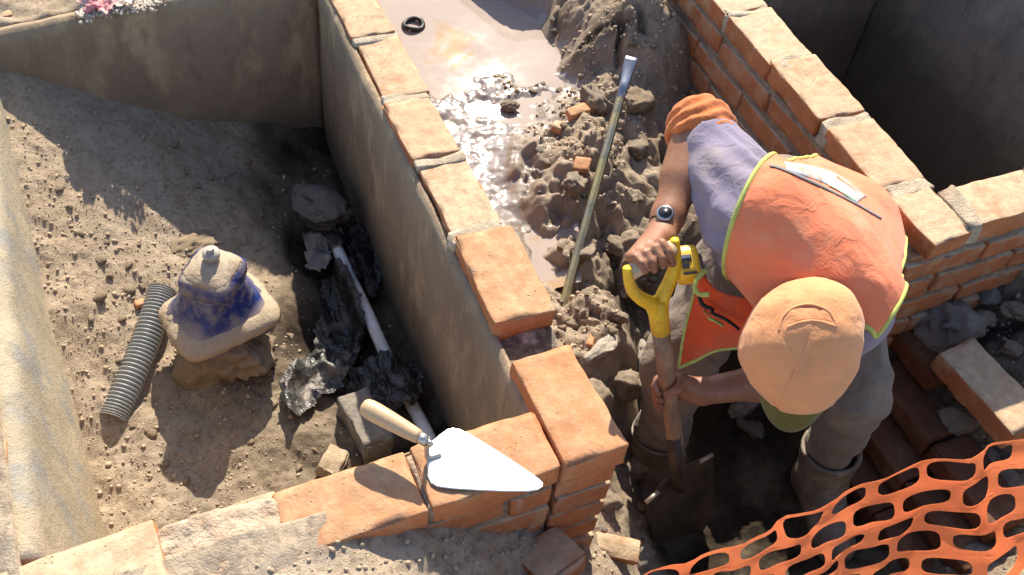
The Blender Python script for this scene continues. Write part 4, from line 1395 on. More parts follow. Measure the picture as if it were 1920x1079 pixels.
# ------------------------------------------------------------------ implicit body modelling
def sdf_mesh(prims, h, clips=(), pad=.03, name='body', mat=None, wrinkle=None, smooth_it=2):
    """prims: (a, b, ra, rb, k) tapered capsules smoothly united (k = blend width; negative = carve)"""
    P = np.array([[*np.minimum(np.array(a) - max(ra, rb), np.array(b) - max(ra, rb)), *np.maximum(np.array(a) + max(ra, rb), np.array(b) + max(ra, rb))] for a, b, ra, rb, k in prims if k >= 0])
    lo = P[:, :3].min(0) - pad; hi = P[:, 3:].max(0) + pad
    n = np.ceil((hi - lo) / h).astype(int) + 1
    D = np.full(n, 1.0, np.float32)
    for a, b, ra, rb, k in prims:
        a = np.array(a, float); b = np.array(b, float); m = max(ra, rb) + abs(k) + 4 * h
        i0 = np.maximum(0, np.floor((np.minimum(a, b) - m - lo) / h).astype(int)); i1 = np.minimum(n, np.ceil((np.maximum(a, b) + m - lo) / h).astype(int) + 1)
        if (i1 <= i0).any(): continue
        ax = [lo[c] + h * np.arange(i0[c], i1[c]) for c in range(3)]
        Xg, Yg, Zg = np.meshgrid(*ax, indexing='ij')
        d_ = b - a; L2 = max(d_ @ d_, 1e-12)
        t = np.clip(((Xg - a[0]) * d_[0] + (Yg - a[1]) * d_[1] + (Zg - a[2]) * d_[2]) / L2, 0, 1)
        dist = np.sqrt((Xg - a[0] - t * d_[0]) ** 2 + (Yg - a[1] - t * d_[1]) ** 2 + (Zg - a[2] - t * d_[2]) ** 2) - (ra + (rb - ra) * t)
        sl = tuple(slice(i0[c], i1[c]) for c in range(3))
        cur = D[sl]
        if k < 0:
            D[sl] = np.maximum(cur, -dist)
        else:
            hh = np.maximum(k - np.abs(cur - dist), 0) / max(k, 1e-6)
            D[sl] = np.minimum(cur, dist) - hh * hh * k * .25
    ax = [lo[c] + h * np.arange(n[c]) for c in range(3)]
    for (p, nn) in clips:   # keep the side the normal points away from
        nn = unit(nn)
        pl = (ax[0][:, None, None] - p[0]) * nn[0] + (ax[1][None, :, None] - p[1]) * nn[1] + (ax[2][None, None, :] - p[2]) * nn[2]
        D = np.maximum(D, pl.astype(np.float32))
    # surface nets
    s = D < 0
    c = [s[i:n[0] - 1 + i, j:n[1] - 1 + j, k:n[2] - 1 + k] for i in (0, 1) for j in (0, 1) for k in (0, 1)]
    cnt = sum(q.astype(np.int8) for q in c)
    act = (cnt > 0) & (cnt < 8)
    I = np.argwhere(act)
    ids = -np.ones(act.shape, np.int64); ids[act] = np.arange(len(I))
    acc = np.zeros((len(I), 3)); num = np.zeros(len(I))
    offs = [(0, 0, 0), (0, 0, 1), (0, 1, 0), (0, 1, 1), (1, 0, 0), (1, 0, 1), (1, 1, 0), (1, 1, 1)]
    vals = np.stack([D[I[:, 0] + o[0], I[:, 1] + o[1], I[:, 2] + o[2]] for o in offs], -1)
    for e0 in range(8):
        for e1 in range(e0 + 1, 8):
            df = [offs[e1][q] - offs[e0][q] for q in range(3)]
            if sum(abs(q) for q in df) != 1: continue
            v0, v1 = vals[:, e0], vals[:, e1]
            cr = (v0 < 0) != (v1 < 0)
            t = np.where(cr, v0 / np.where(cr, v0 - v1, 1), 0)
            acc += np.where(cr[:, None], np.array(offs[e0]) + t[:, None] * np.array(df), 0); num += cr
    V = lo + h * (I + acc / num[:, None])
    F = []
    for axis in range(3):
        o1, o2 = [q for q in range(3) if q != axis]
        sa = [slice(1, n[q] - 1) for q in range(3)]; sa[axis] = slice(0, n[axis] - 1)
        sb = list(sa); sb[axis] = slice(1, n[axis])
        A_ = s[tuple(sa)]; B_ = s[tuple(sb)]
        for flip, cond in ((False, A_ & ~B_), (True, ~A_ & B_)):
            K = np.argwhere(cond)
            if not len(K): continue
            K = K + np.array([0 if q == axis else 1 for q in range(3)])
            def g(d1, d2):
                J = K.copy(); J[:, o1] -= d1; J[:, o2] -= d2
                return ids[J[:, 0], J[:, 1], J[:, 2]]
            Q = np.stack([g(1, 1), g(0, 1), g(0, 0), g(1, 0)], -1)
            if (axis == 1) != flip: Q = Q[:, ::-1]
            F.append(Q)
    F = np.vstack(F)
    # light smoothing
    e = np.vstack([F[:, [0, 1]], F[:, [1, 2]], F[:, [2, 3]], F[:, [3, 0]]])
    for _ in range(smooth_it):
        sm = np.zeros_like(V); ct = np.zeros(len(V))
        np.add.at(sm, e[:, 0], V[e[:, 1]]); np.add.at(ct, e[:, 0], 1)
        np.add.at(sm, e[:, 1], V[e[:, 0]]); np.add.at(ct, e[:, 1], 1)
        V = V * .5 + .5 * sm / np.maximum(ct, 1)[:, None]
    if wrinkle is not None:
        a_, b_, c_, d_ = V[F[:, 0]], V[F[:, 1]], V[F[:, 2]], V[F[:, 3]]
        fn = np.cross(c_ - a_, d_ - b_)
        N = np.zeros_like(V)
        for q in range(4): np.add.at(N, F[:, q], fn)
        N /= np.maximum(np.linalg.norm(N, axis=1, keepdims=True), 1e-12)
        V = V + N * wrinkle(V)[:, None]
    return mesh_from(name, V, F)


def ridged(V, freq, seed, warp=.6):
    q = V * freq
    q = q + warp * np.stack([vn3(q * .6 + 3.1 * i, seed + i) for i in range(3)], -1) * 2
    return 1 - np.abs(fbm3(q, 2, seed + 7)) * 3.2


# joints
RSH = deep(1410, 402, 2.0); REL = deep(1314, 244, 2.13); RWR = deep(1244, 428, 2.045)
LSH = deep(1590, 582, 1.99); LEL = deep(1535, 700, 2.19); LWR = deep(1325, 733, 2.205)
NECK = deep(1528, 522, 1.96); HEAD = deep(1502, 650, 1.885)
HIPL = np.array([1.442, 1.135, -.01]); HIPR = np.array([1.335, 1.27, -.02])
LKN = deep(1603, 735, 2.36); LAN = deep(1538, 895, 2.60)
RKN = deep(1268, 690, 2.44); RAN = deep(1222, 872, 2.66)
LHC = GC + SH * .385                      # where the left hand holds the shaft


def hand(wrist, P0, a, D, N, rg, order=1):
    """capsules of a hand closed round a rod. a along the rod (towards the thumb), D across it, N from palm to rod"""
    out = []
    R = rg + .0095
    K = [P0 + R * (-N * math.cos(.30) + D * math.sin(.30)) + a * o for o in (.031, .011, -.009, -.028)]
    hb = [wrist + a * o * .45 for o in (.031, .011, -.009, -.028)]
    for k_, b_ in zip(K, hb):
        out.append((b_, k_, .0165, .0115, .014))
    out.append((wrist - a * .008, (K[1] + K[2]) / 2 - D * .02, .021, .018, .014))
    lens_ = (.95, 1.0, .97, .82)
    for k_, L_, o in zip(K, lens_, (.031, .011, -.009, -.028)):
        ang = [.30, .30 + 1.05 * L_, .30 + 1.95 * L_, .30 + 2.7 * L_]
        ps = [P0 + R * (-N * math.cos(t) + D * math.sin(t)) + a * o for t in ang]
        for i in range(3):
            out.append((ps[i], ps[i + 1], (.0105, .0095, .0085)[i], (.0098, .0088, .0074)[i], .003))
    tb = wrist + a * .022 + (P0 - wrist) * .35
    t1 = P0 + (R + .004) * (-N * math.cos(-.9) + D * math.sin(-.9)) + a * .046
    t2 = P0 + (R + .002) * (-N * math.cos(-1.9) + D * math.sin(-1.9)) + a * .044
    t3 = P0 + (R + .001) * (-N * math.cos(-2.7) + D * math.sin(-2.7)) + a * .036
    out += [(wrist + a * .012, tb, .017, .015, .012), (tb, t1, .015, .0115, .008), (t1, t2, .0115, .0105, .004), (t2, t3, .0102, .0085, .004)]
    return out


# right hand on the grip: palm above, fingers over the camera side
a_r = g_ax
Dn = unit(np.cross(a_r, RWR - GC)); Dn = np.cross(Dn, a_r)
Nr = unit(GC - RWR - a_r * ((GC - RWR) @ a_r))
tow = unit(CC - GC)
Dr = np.cross(a_r, Nr)
if Dr @ tow < 0: Dr = -Dr
rot = .55
Nr2 = unit(Nr * math.cos(rot) - Dr * math.sin(rot)); Dr2 = unit(Dr * math.cos(rot) + Nr * math.sin(rot))
HR = hand(RWR + (GC - RWR) * .12, GC - a_r * .004, a_r, Dr2, Nr2, .0155)
# left hand on the shaft: palm to the right of it, fingers wrap the front
a_l = -SH
Nl = LHC - LWR; Nl = unit(Nl - a_l * (Nl @ a_l))
Dl = np.cross(a_l, Nl)
if Dl @ tow > 0: Dl = -Dl
Nl2 = unit(Nl * math.cos(.9) - Dl * math.sin(.9)); Dl2 = unit(Dl * math.cos(.9) + Nl * math.sin(.9))
HL = hand(LWR + (LHC - LWR) * .15, LHC, a_l, Dl2, Nl2, .0185)

MIDS = (RSH + LSH) / 2; PEL = (HIPL + HIPR) / 2
up_t = unit(np.array([-.25, -.15, 1.0]))
ch = MIDS + (PEL - MIDS) * .30
HU = unit(unit(CC - HEAD) + .26 * (-MR[:, 1]) - .06 * MR[:, 0])       # crown of the head points here
HF = -MR[:, 1] * .95 - MR[:, 0] * .40
HF = unit(HF - HU * (HF @ HU))                                       # the face looks this way
HS = np.cross(HF, HU)
FOOT = []
for an, dr in ((LAN, unit(np.array([-.25, -1, 0]))), (RAN, unit(np.array([-.55, -.85, 0])))):
    FOOT.append((an, dr))
body = [
    (RSH + (MIDS - RSH) * .25, HIPR, .085, .105, .05), (LSH + (MIDS - LSH) * .25, HIPL, .085, .105, .05), (MIDS, PEL, .10, .115, .06),
    (RSH, LSH, .062, .062, .05), (NECK, HEAD, .056, .052, .03),
    (HEAD, HEAD, .088, .088, .03), (HEAD + HF * .03, HEAD - HF * .035, .080, .085, .03), (HEAD + HF * .055 - HU * .055, HEAD + HF * .03 - HU * .02, .045, .06, .03),
    (HEAD + HF * .098 - HU * .005, HEAD + HF * .118 - HU * .035, .008, .014, .012), (HEAD + HF * .088 - HU * .062, HEAD + HF * .085 - HU * .066, .020, .018, .012),
    (HEAD + HF * .092 + HS * .03 + HU * .012, HEAD + HF * .092 - HS * .03 + HU * .012, .012, .012, .012),
    (HEAD + HS * .088 - HU * .02, HEAD + HS * .092 - HU * .045 - HF * .01, .014, .010, .008), (HEAD - HS * .088 - HU * .02, HEAD - HS * .092 - HU * .045 - HF * .01, .014, .010, .008),
    (RSH, REL, .052, .048, .03), (REL, RWR + (REL - RWR) * .1, .048, .032, .02), (REL + (RWR - REL) * .12, REL + (RWR - REL) * .5, .050, .043, .02), (RWR + (REL - RWR) * .12, RWR, .032, .028, .015),
    (LSH, LEL, .052, .045, .03), (LEL, LWR, .046, .029, .02), (LEL + (LWR - LEL) * .1, LEL + (LWR - LEL) * .5, .048, .041, .02),
    (HIPR, RKN, .088, .055, .04), (RKN, RAN, .054, .038, .03), (HIPL, LKN, .088, .055, .04), (LKN, LAN, .054, .038, .03),
]
for an, dr in FOOT:
    body += [(an, an + dr * .15 - np.array([0, 0, .05]), .038, .030, .03), (an, an - dr * .03 - np.array([0, 0, .05]), .038, .033, .02)]


def skin_mat():
    t = NT('skin')
    n = t.noise(26, 5, .6); n2 = t.noise(140, 4, .6)
    c = t.mix(t.ramp(n, .3, .7), (.33, .155, .085), (.25, .105, .055))
    c = t.mix(t.ramp(n2, .55, .75, 0, .5), c, (.20, .09, .05))
    t.set('Base Color', c); t.set('Roughness', .52); t.set('Specular IOR Level', .4)
    t.set('Subsurface Weight', .08); t.p.inputs['Subsurface Radius'].default_value = (.010, .004, .002)
    t.bump(t.math('ADD', n2, t.math('MULTIPLY', t.vor(220), .5)), .25, .0015)
    return t.m


M['skin'] = skin_mat()
person = thing('person', 'bent over worker in orange mesh vest and peach cap digging with a shovel', 'person', (1.25, .95, -.74))
obj('body', sdf_mesh(body + HR + HL, .0045, name='body', smooth_it=1), M['skin'], person)


def cloth_mat(name, a, b, rough=.9, weave=260, dirt=None, dirt_amt=.4, stripes=None, trans=0.0, wr=.5):
    t = NT(name)
    n = t.noise(10, 6, .65); n2 = t.noise(3.5, 3)
    c = t.mix(t.ramp(n, .3, .7), a, b)
    if dirt is not None:
        c = t.mix(t.math('MULTIPLY', t.ramp(t.noise(7, 6, .7), .55 - dirt_amt * .1, .72), dirt_amt * 1.4), c, dirt)
    h = t.math('MULTIPLY', t.noise(weave, 2), .4)
    if stripes:
        w = t.n.new('ShaderNodeTexWave'); w.inputs['Scale'].default_value = stripes; w.bands_direction = 'Z'
        mp = t.n.new('ShaderNodeMapping'); mp.inputs['Rotation'].default_value = (math.radians(-52), math.radians(16), 0)
        t.l.new(t.coord, mp.inputs['Vector']); t.l.new(mp.outputs[0], w.inputs['Vector'])
        c = t.mix(t.ramp(w.outputs['Fac'], .25, .6, .5, 0), c, [x * .62 for x in a])
        h = t.math('ADD', h, t.math('MULTIPLY', w.outputs['Fac'], .5))
    t.set('Base Color', c); t.set('Roughness', rough); t.set('Specular IOR Level', .15)
    if 'Sheen Weight' in t.p.inputs: t.set('Sheen Weight', .15)
    b1 = t.bump(t.noise(22, 5, .6, dist=.8), wr, .010)
    t.bump(h, .35, .0012, b1)
    return t.m


M['vest'] = cloth_mat('orange_mesh_vest', (.80, .245, .12), (.72, .18, .08), .85, dirt=(.60, .33, .20), dirt_amt=.5, wr=.6)
M['vest_red'] = cloth_mat('red_orange_cloth', (.75, .10, .03), (.62, .075, .025), .8, dirt=(.30, .10, .05), dirt_amt=.4)
M['trim'] = simple('lime_trim', (.46, .50, .12), .85, var=.15, scale=60, bump=.3)
M['shirt'] = cloth_mat('faded_purple_shirt', (.275, .235, .30), (.21, .175, .235), .92, dirt=(.33, .26, .23), dirt_amt=.5, wr=.7)
M['orange_sleeve'] = cloth_mat('orange_sweater', (.62, .20, .065), (.52, .15, .05), .95, 300, wr=.6)
M['cap'] = cloth_mat('peach_cap', (.76, .36, .17), (.68, .29, .125), .9, 400, dirt=(.46, .22, .12), dirt_amt=.5, wr=.5)
M['visor'] = cloth_mat('olive_visor', (.15, .125, .035), (.11, .09, .025), .9, 400)
M['trousers'] = cloth_mat('grey_trousers', (.25, .20, .15), (.175, .138, .105), .92, dirt=(.30, .235, .17), dirt_amt=.6, wr=.9)
M['boot'] = simple('muddy_rubber_boot', (.22, .175, .13), .6, var=.3, scale=16, bump=.4, dirt=(.12, .085, .06), dirt_amt=.6)
M['boot_in'] = simple('boot_lining', (.03, .027, .025), .9)
M['black'] = simple('black_plastic_part', (.015, .015, .016), .35, bump=.05)

# shirt with one long loose sleeve end
down_arm = unit(REL - RSH)
sl_end = RSH + (REL - RSH) * .86
shirt = [
    (RSH + (MIDS - RSH) * .25, HIPR + (MIDS - HIPR) * .15, .092, .108, .05), (LSH + (MIDS - LSH) * .25, HIPL + (MIDS - HIPL) * .15, .092, .108, .05), (MIDS, PEL + (MIDS - PEL) * .15, .106, .116, .06),
    (RSH, LSH, .072, .072, .05), (NECK - (HEAD - NECK) * .4, NECK + (HEAD - NECK) * .12, .074, .064, .03)]
sleeve_r = [(RSH + (MIDS - RSH) * .15, RSH + (REL - RSH) * .35, .098, .074, .03), (RSH + (REL - RSH) * .3, RSH + (REL - RSH) * 1.1, .074, .064, .03)]
sleeve_l = [(LSH + (MIDS - LSH) * .1, LSH + (LEL - LSH) * .75, .076, .058, .03)]


def wr_sleeve(V):
    ax_ = (V - RSH) @ down_arm
    near = 1.4 * np.clip(1 - np.abs((V - RSH) @ unit(MIDS - RSH) + .02) / .16, 0, 1)
    th = np.arctan2((V - RSH) @ unit(np.cross(down_arm, SH)), (V - RSH) @ unit(np.cross(np.cross(down_arm, SH), down_arm)))
    folds = np.sin(th * 9 + ax_ * 30 + vn3(V * 14, 5) * 7) * .0045 * near
    return folds + np.clip(ridged(V, 11, 3), -.3, 1) * .0052 + vn3(V * 45, 8) * .002


obj('shirt', sdf_mesh(shirt + sleeve_r + sleeve_l, .006, [(sl_end, down_arm), (LSH + (LEL - LSH) * .62, LEL - LSH)], name='shirt', wrinkle=wr_sleeve), M['shirt'], person)


def wr_roll(V):
    ax_ = (V - REL) @ unit(REL - RSH)
    return np.sin(ax_ * 210 + vn3(V * 22, 3) * 5) * .0035 + np.clip(ridged(V, 18, 5), -.3, 1) * .003


fa = unit(RWR - REL)
obj('rolled_sleeve', sdf_mesh([(RSH + (REL - RSH) * .76, REL + (REL - RSH) * .03, .061, .058, .02), (REL, REL + (RWR - REL) * .25, .060, .056, .03)], .005, [(REL + (RWR - REL) * .17, fa)], name='rolled_sleeve', wrinkle=wr_roll), M['orange_sleeve'], person)

# trousers and boots
def wr_tr(V):
    return np.clip(ridged(V, 9, 31), -.4, 1) * .012 + np.sin(V[:, 2] * 95 + vn3(V * 9, 4) * 9) * .003 + vn3(V * 40, 6) * .002


boot_top_l = LAN + (LKN - LAN) * .36; boot_top_r = RAN + (RKN - RAN) * .36
tr = [(HIPR, RKN, .098, .075, .05), (RKN, RAN + (RKN - RAN) * .2, .074, .058, .03), (HIPL, LKN, .098, .068, .05), (LKN, LAN + (LKN - LAN) * .2, .066, .046, .03), (HIPL, HIPR, .105, .105, .05), (PEL, PEL + (MIDS - PEL) * .3, .107, .107, .05)]
obj('trousers', sdf_mesh(tr, .006, [(PEL + (MIDS - PEL) * .36, MIDS - PEL)], name='trousers', wrinkle=wr_tr), M['trousers'], person)
for (an, dr), top, kn in zip(FOOT, (boot_top_l, boot_top_r), (LKN, RKN)):
    upv = unit(top - an)
    d3 = np.array([0, 0, -.055])
    bt = [(an, an + dr * .155 + d3, .056, .042, .04), (an, an - dr * .035 + d3 * .8, .054, .046, .03), (an + dr * .05 + d3 * .9, an + dr * .16 + d3, .044, .042, .03), (an - upv * .01, top + upv * .06, .058, .082, .03),
          (an + upv * .02, top + upv * .10, .048, .078, -1)]
    bo = obj('boot', sdf_mesh(bt, .004, [(top, upv), (np.array([0, 0, an[2] - .098]), (0, 0, -1))], name='boot', wrinkle=lambda V: vn3(V * 30, 3) * .003 + np.sin(V[:, 2] * 130) * .001), M['boot'], person)

# vest: shell over the shirt, cut at the armholes, neck and hem
vest_p = [
    (RSH + (MIDS - RSH) * .25, HIPR + (HIPR - MIDS) * .1, .103, .122, .05), (LSH + (MIDS - LSH) * .25, HIPL + (HIPL - MIDS) * .1, .103, .122, .05), (MIDS, PEL + (PEL - MIDS) * .1, .117, .131, .06),
    (RSH + (MIDS - RSH) * .1, LSH + (MIDS - LSH) * .1, .088, .090, .05), (RSH + (MIDS - RSH) * .15, RSH + (REL - RSH) * .3, .106, .080, .03), (NECK - (HEAD - NECK) * .4, NECK + (HEAD - NECK) * .12, .082, .074, .03)]
mv = sdf_mesh(vest_p, .006, name='vest', wrinkle=lambda V: np.clip(ridged(V, 6.0, 61), -.5, 1) * .012 + np.clip(ridged(V * np.array([1, .5, 1]), 13, 64), -.4, 1) * .0035 + vn3(V * 28, 4) * .0015)
bm = bmesh.new(); bm.from_mesh(mv)
sax = unit(LSH - RSH)


def plane3(p, q, r):
    n = np.cross(np.array(q) - p, np.array(r) - p); return unit(n)


def cut(co, no):
    g = bm.verts[:] + bm.edges[:] + bm.faces[:]
    bmesh.ops.bisect_plane(bm, geom=g, plane_co=Vector(co), plane_no=Vector(no), clear_outer=True)


# right armhole (image left)
pa, pb = deep(1428, 318, 1.95), deep(1330, 552, 1.95)
nrm_ = plane3(pa, pb, pa + unit(pa - CC) + .25 * unit(sax))
if nrm_ @ (RSH - MIDS) < 0: nrm_ = -nrm_
cut(pa, nrm_)
pa, pb = deep(1684, 556, 1.95), deep(1618, 655, 1.95)
nrm_ = plane3(pa, pb, pa + unit(pa - CC) - .15 * unit(sax))
if nrm_ @ (LSH - MIDS) < 0: nrm_ = -nrm_
cut(pa, nrm_)
nk = unit(HEAD - NECK)
nk = unit(nk + .0 * SH)
neck_r = .070
nc = NECK - nk * .01
for v in list(bm.verts):
    w_ = np.array(v.co[:]) - nc
    if np.linalg.norm(w_ - nk * (w_ @ nk)) < neck_r and w_ @ nk > -.06: bm.verts.remove(v)
cut(NECK + nk * .09, nk)
cut(PEL + (PEL - MIDS) * .30, PEL - MIDS)
# drop slivers, keep the main sheet
left = set(bm.verts); best = []
while left:
    st_ = [left.pop()]; comp = list(st_)
    while st_:
        for e in st_.pop().link_edges:
            for w_ in e.verts:
                if w_ in left: left.discard(w_); comp.append(w_); st_.append(w_)
    if len(comp) > len(best): best = comp
keep = set(best)
for v in [v for v in bm.verts if v not in keep]: bm.verts.remove(v)
for _ in range(8):
    mv_ = {}
    for v in bm.verts:
        if v.is_boundary:
            nb = [e.other_vert(v) for e in v.link_edges if e.is_boundary]
            if len(nb) == 2: mv_[v] = v.co * .5 + (nb[0].co + nb[1].co) * .25
    for v, c_ in mv_.items(): v.co = c_
# keep the largest piece
loops = []
bedges = [e for e in bm.edges if e.is_boundary]
seen = set()
adj = {}
for e in bedges:
    for v in e.verts: adj.setdefault(v, []).append(e)
for v0 in list(adj):
    if v0 in seen: continue
    chain = [v0]; seen.add(v0); cur = v0; prev = None
    while True:
        nxt = None
        for e in adj[cur]:
            w = e.other_vert(cur)
            if w is not prev and w not in seen: nxt = w; break
        if nxt is None: break
        chain.append(nxt); seen.add(nxt); prev, cur = cur, nxt
    if len(chain) > 20: loops.append([np.array(v.co[:]) for v in chain])
me = bpy.data.meshes.new('vest'); bm.to_mesh(me); bm.free()
me.polygons.foreach_set('use_smooth', np.ones(len(me.polygons), dtype=bool))
vest = obj('vest', me, M['vest'], person)
md = vest.modifiers.new('thickness', 'SOLIDIFY'); md.thickness = .0025; md.offset = -1
parts = []
for lp in loops:
    P = np.array(lp)
    for _ in range(6): P = .5 * P + .25 * (np.roll(P, 1, 0) + np.roll(P, -1, 0))
    P = P[::2]
    parts.append(tube(list(P), .0048, 8, closed=True))
TRIM_PARTS = parts

# reflective band across the back
bpy.context.view_layer.update()
dg = bpy.context.evaluated_depsgraph_get()
from mathutils.bvhtree import BVHTree
bvh = BVHTree.FromObject(vest, dg)


def on_vest(px, py, lift=.002):
    d = ray(px, py); r_ = bvh.ray_cast(Vector(CC), Vector(d).normalized())
    if r_[0] is None: return None, None
    n_ = r_[1]
    if n_.dot(Vector(d)) > 0: n_ = -n_
    return r_[0] + n_ * lift, n_


def band(name, top_pts, bot_pts, mat, lift=.003, sub=10, th=.001):
    A_ = catmull([(*p, 0) for p in top_pts], sub); B_ = catmull([(*p, 0) for p in bot_pts], sub)
    V = []; F = []
    for p, q in zip(A_, B_):
        row = []
        for s in (0, .33, .66, 1):
            w_, _n = on_vest(p[0] + (q[0] - p[0]) * s, p[1] + (q[1] - p[1]) * s, lift)
            row.append(w_)
        if any(r_ is None for r_ in row): continue
        V += row
    for i in range(len(V) // 4 - 1):
        for k in range(3):
            F.append((i * 4 + k, i * 4 + k + 1, i * 4 + k + 5, i * 4 + k + 4))
    if not F: return None
    o_ = obj(name, mesh_from(name, V, F), mat, person)
    m_ = o_.modifiers.new('thickness', 'SOLIDIFY'); m_.thickness = th; m_.offset = 0
    return o_


M['reflective'] = simple('reflective_silver', (.70, .70, .66), .3, .35, var=.2, scale=30, bump=.3, dirt=(.45, .36, .30), dirt_amt=.4)
M['mint'] = simple('pale_green_tape', (.30, .62, .36), .5, var=.25, scale=30, dirt=(.6, .6, .5), dirt_amt=.5)
M['grey_tape'] = simple('grey_tape', (.18, .165, .16), .7, var=.25, scale=30)
band('reflective_band', [(1470, 305), (1520, 312), (1572, 330), (1624, 368)], [(1476, 321), (1518, 334), (1560, 352), (1604, 382)], M['reflective'], .0012)
band('green_tape', [(1556, 341), (1578, 352), (1606, 371)], [(1552, 350), (1574, 361), (1602, 380)], M['mint'], .0024)
band('grey_tape', [(1442, 310), (1460, 314), (1500, 330), (1550, 354), (1600, 379), (1652, 409)], [(1444, 314), (1460, 318), (1500, 335), (1550, 358), (1600, 383), (1651, 412)], M['grey_tape'], .002)
V, F = join(TRIM_PARTS)
obj('vest_trim', mesh_from('vest_trim', V, F), M['trim'], person)


# hanging front panel of the vest
def panel(name, rows_px, mat, th=.002, sub=8, wob=.006, seed=0, res=6):
    rows_ = [catmull([(q[0], q[1], q[2]) for q in r_], res) for r_ in rows_px]
    cols = list(zip(*rows_))
    grid = [catmull(c_, res) for c_ in cols]
    V = []; nI = len(grid); nJ = len(grid[0])
    for col in grid:
        for q in col:
            V.append(deep(q[0], q[1], q[2]))
    V = np.array(V)
    vd = unit(V.mean(0) - CC)
    V = V + vd * (fbm3(V * 16 + seed, 3, seed)[:, None] * wob * 2)
    F = [(i * nJ + j, i * nJ + j + 1, (i + 1) * nJ + j + 1, (i + 1) * nJ + j) for i in range(nI - 1) for j in range(nJ - 1)]
    o_ = obj(name, mesh_from(name, V, F), mat, person)
    m_ = o_.modifiers.new('thickness', 'SOLIDIFY'); m_.thickness = th; m_.offset = 0
    return o_, V.reshape(nI, nJ, 3)


pn, G = panel('vest_front', [[(1313, 505, 2.06), (1345, 545, 2.02), (1400, 560, 2.0), (1440, 560, 2.02)], [(1298, 565, 2.09), (1330, 585, 2.06), (1390, 600, 2.04), (1440, 600, 2.06)],
                             [(1283, 625, 2.13), (1318, 635, 2.11), (1370, 632, 2.10), (1440, 630, 2.12)], [(1272, 690, 2.17), (1305, 675, 2.16), (1350, 655, 2.15), (1440, 650, 2.17)]], M['vest_red'], seed=3)
V, F = join([tube([p for p in G[:, -1]], .0045, 8), tube([p for p in G[0, :]], .003, 8)])
obj('hem_trim', mesh_from('hem_trim', V, F), M['trim'], person)
flap = catmull([(1330, 553, 1.985), (1312, 552, 1.99), (1303, 540, 1.99), (1307, 524, 1.99), (1320, 510, 2.0), (1324, 512, 2.0)], 6)
V, F = tube([deep(*q) for q in flap], .0048, 8)
obj('trim_fold', mesh_from('trim_fold', V, F), M['trim'], person)
for (pts_, w, mat) in (([(1311, 556, 2.035), (1318, 572, 2.035), (1335, 580, 2.03), (1337, 588, 2.03), (1362, 600, 2.02), (1386, 618, 2.02)], .0052, 'black'), ([(1328, 596, 2.03), (1345, 604, 2.03), (1356, 612, 2.03)], .0042, 'trim'), ([(1318, 582, 2.03), (1330, 592, 2.03)], .006, 'orange_sleeve')):
    V, F = tube([deep(*q) for q in catmull(pts_, 5)], w, 8, flat=.5)
    obj('webbing', mesh_from('webbing', V, F), M[mat], person)

# cap
CR = HEAD + HU * .012
nlat, nlon = 26, 72
V = []; F = []
for i in range(nlat + 1):
    ph = (i / nlat) * math.radians(102)
    for k in range(nlon):
        th_ = 2 * math.pi * k / nlon
        rx, ry, rz_ = .104, .124, .112
        seam = -sum((.0030 if s == 0 else .0010) * math.exp(-((((th_ - s * math.pi / 3 - math.pi / 2 + math.pi) % (2 * math.pi)) - math.pi) / .045) ** 2) for s in range(6)) * (1 if ph > .12 else 0)
        bulge = 1 + .035 * math.sin(3 * th_ + 1.0) * math.sin(ph)
        r_ = math.sin(ph) ** .92
        p = CR + HS * (math.cos(th_) * rx * r_ * bulge) + HF * (math.sin(th_) * ry * r_ * bulge - .006) + HU * (math.cos(ph) * rz_ * .92)
        nn_ = unit(p - CR)
        p = p + nn_ * seam
        V.append(p)
V = np.array(V)
nrmV = (V - CR) / np.linalg.norm(V - CR, axis=1, keepdims=True)
V = V + nrmV * (fbm3(V * 20, 3, 77)[:, None] * .006 + np.clip(ridged(V, 10, 79), -.4, 1)[:, None] * .0045)
for i in range(nlat):
    for k in range(nlon):
        l = (k + 1) % nlon
        F.append((i * nlon + k, (i + 1) * nlon + k, (i + 1) * nlon + l, i * nlon + l))
cap = obj('cap', mesh_from('cap', V, F), M['cap'], person)
md = cap.modifiers.new('thickness', 'SOLIDIFY'); md.thickness = .002; md.offset = -1
V, F = loft([[CR + HU * (.104 + z_) + HS * (math.cos(a) * r_) + HF * (math.sin(a) * r_) for a in np.linspace(0, 2 * math.pi, 16, endpoint=False)] for r_, z_ in ((.007, -.002), (.0065, .001), (.003, .0028))])
btn = obj('cap_button', mesh_from('cap_button', V, F), M['cap'], cap)
# visor
V = []; F = []; nu_, nv_ = 30, 10
for i in range(nu_ + 1):
    a = (i / nu_ - .5) * math.radians(104)
    for j in range(nv_ + 1):
        s = j / nv_
        ext = .072 * math.cos(a * 1.25) ** .6 * s
        BF = unit(HF * .97 - HS * .22); BS = np.cross(BF, HU)
        base_ = CR + BS * (math.sin(a) * .080) + BF * (math.cos(a) * .110 - .006) - HU * .020
        V.append(base_ + BF * ext + BS * (math.sin(a) * .004 * s) - HU * (.022 * s + .030 * math.sin(a) ** 2 * (.4 + .6 * s)))
for i in range(nu_):
    for j in range(nv_):
        a = i * (nv_ + 1) + j
        F.append((a, a + 1, a + nv_ + 2, a + nv_ + 1))
vs = obj('visor', mesh_from('visor', V, F), M['visor'], cap)
md = vs.modifiers.new('thickness', 'SOLIDIFY'); md.thickness = .003; md.offset = 0
# adjuster opening at the back of the cap: red gap under an arched fold
M['cap_gap'] = simple('cap_lining', (.55, .13, .05), .9, bump=.2)


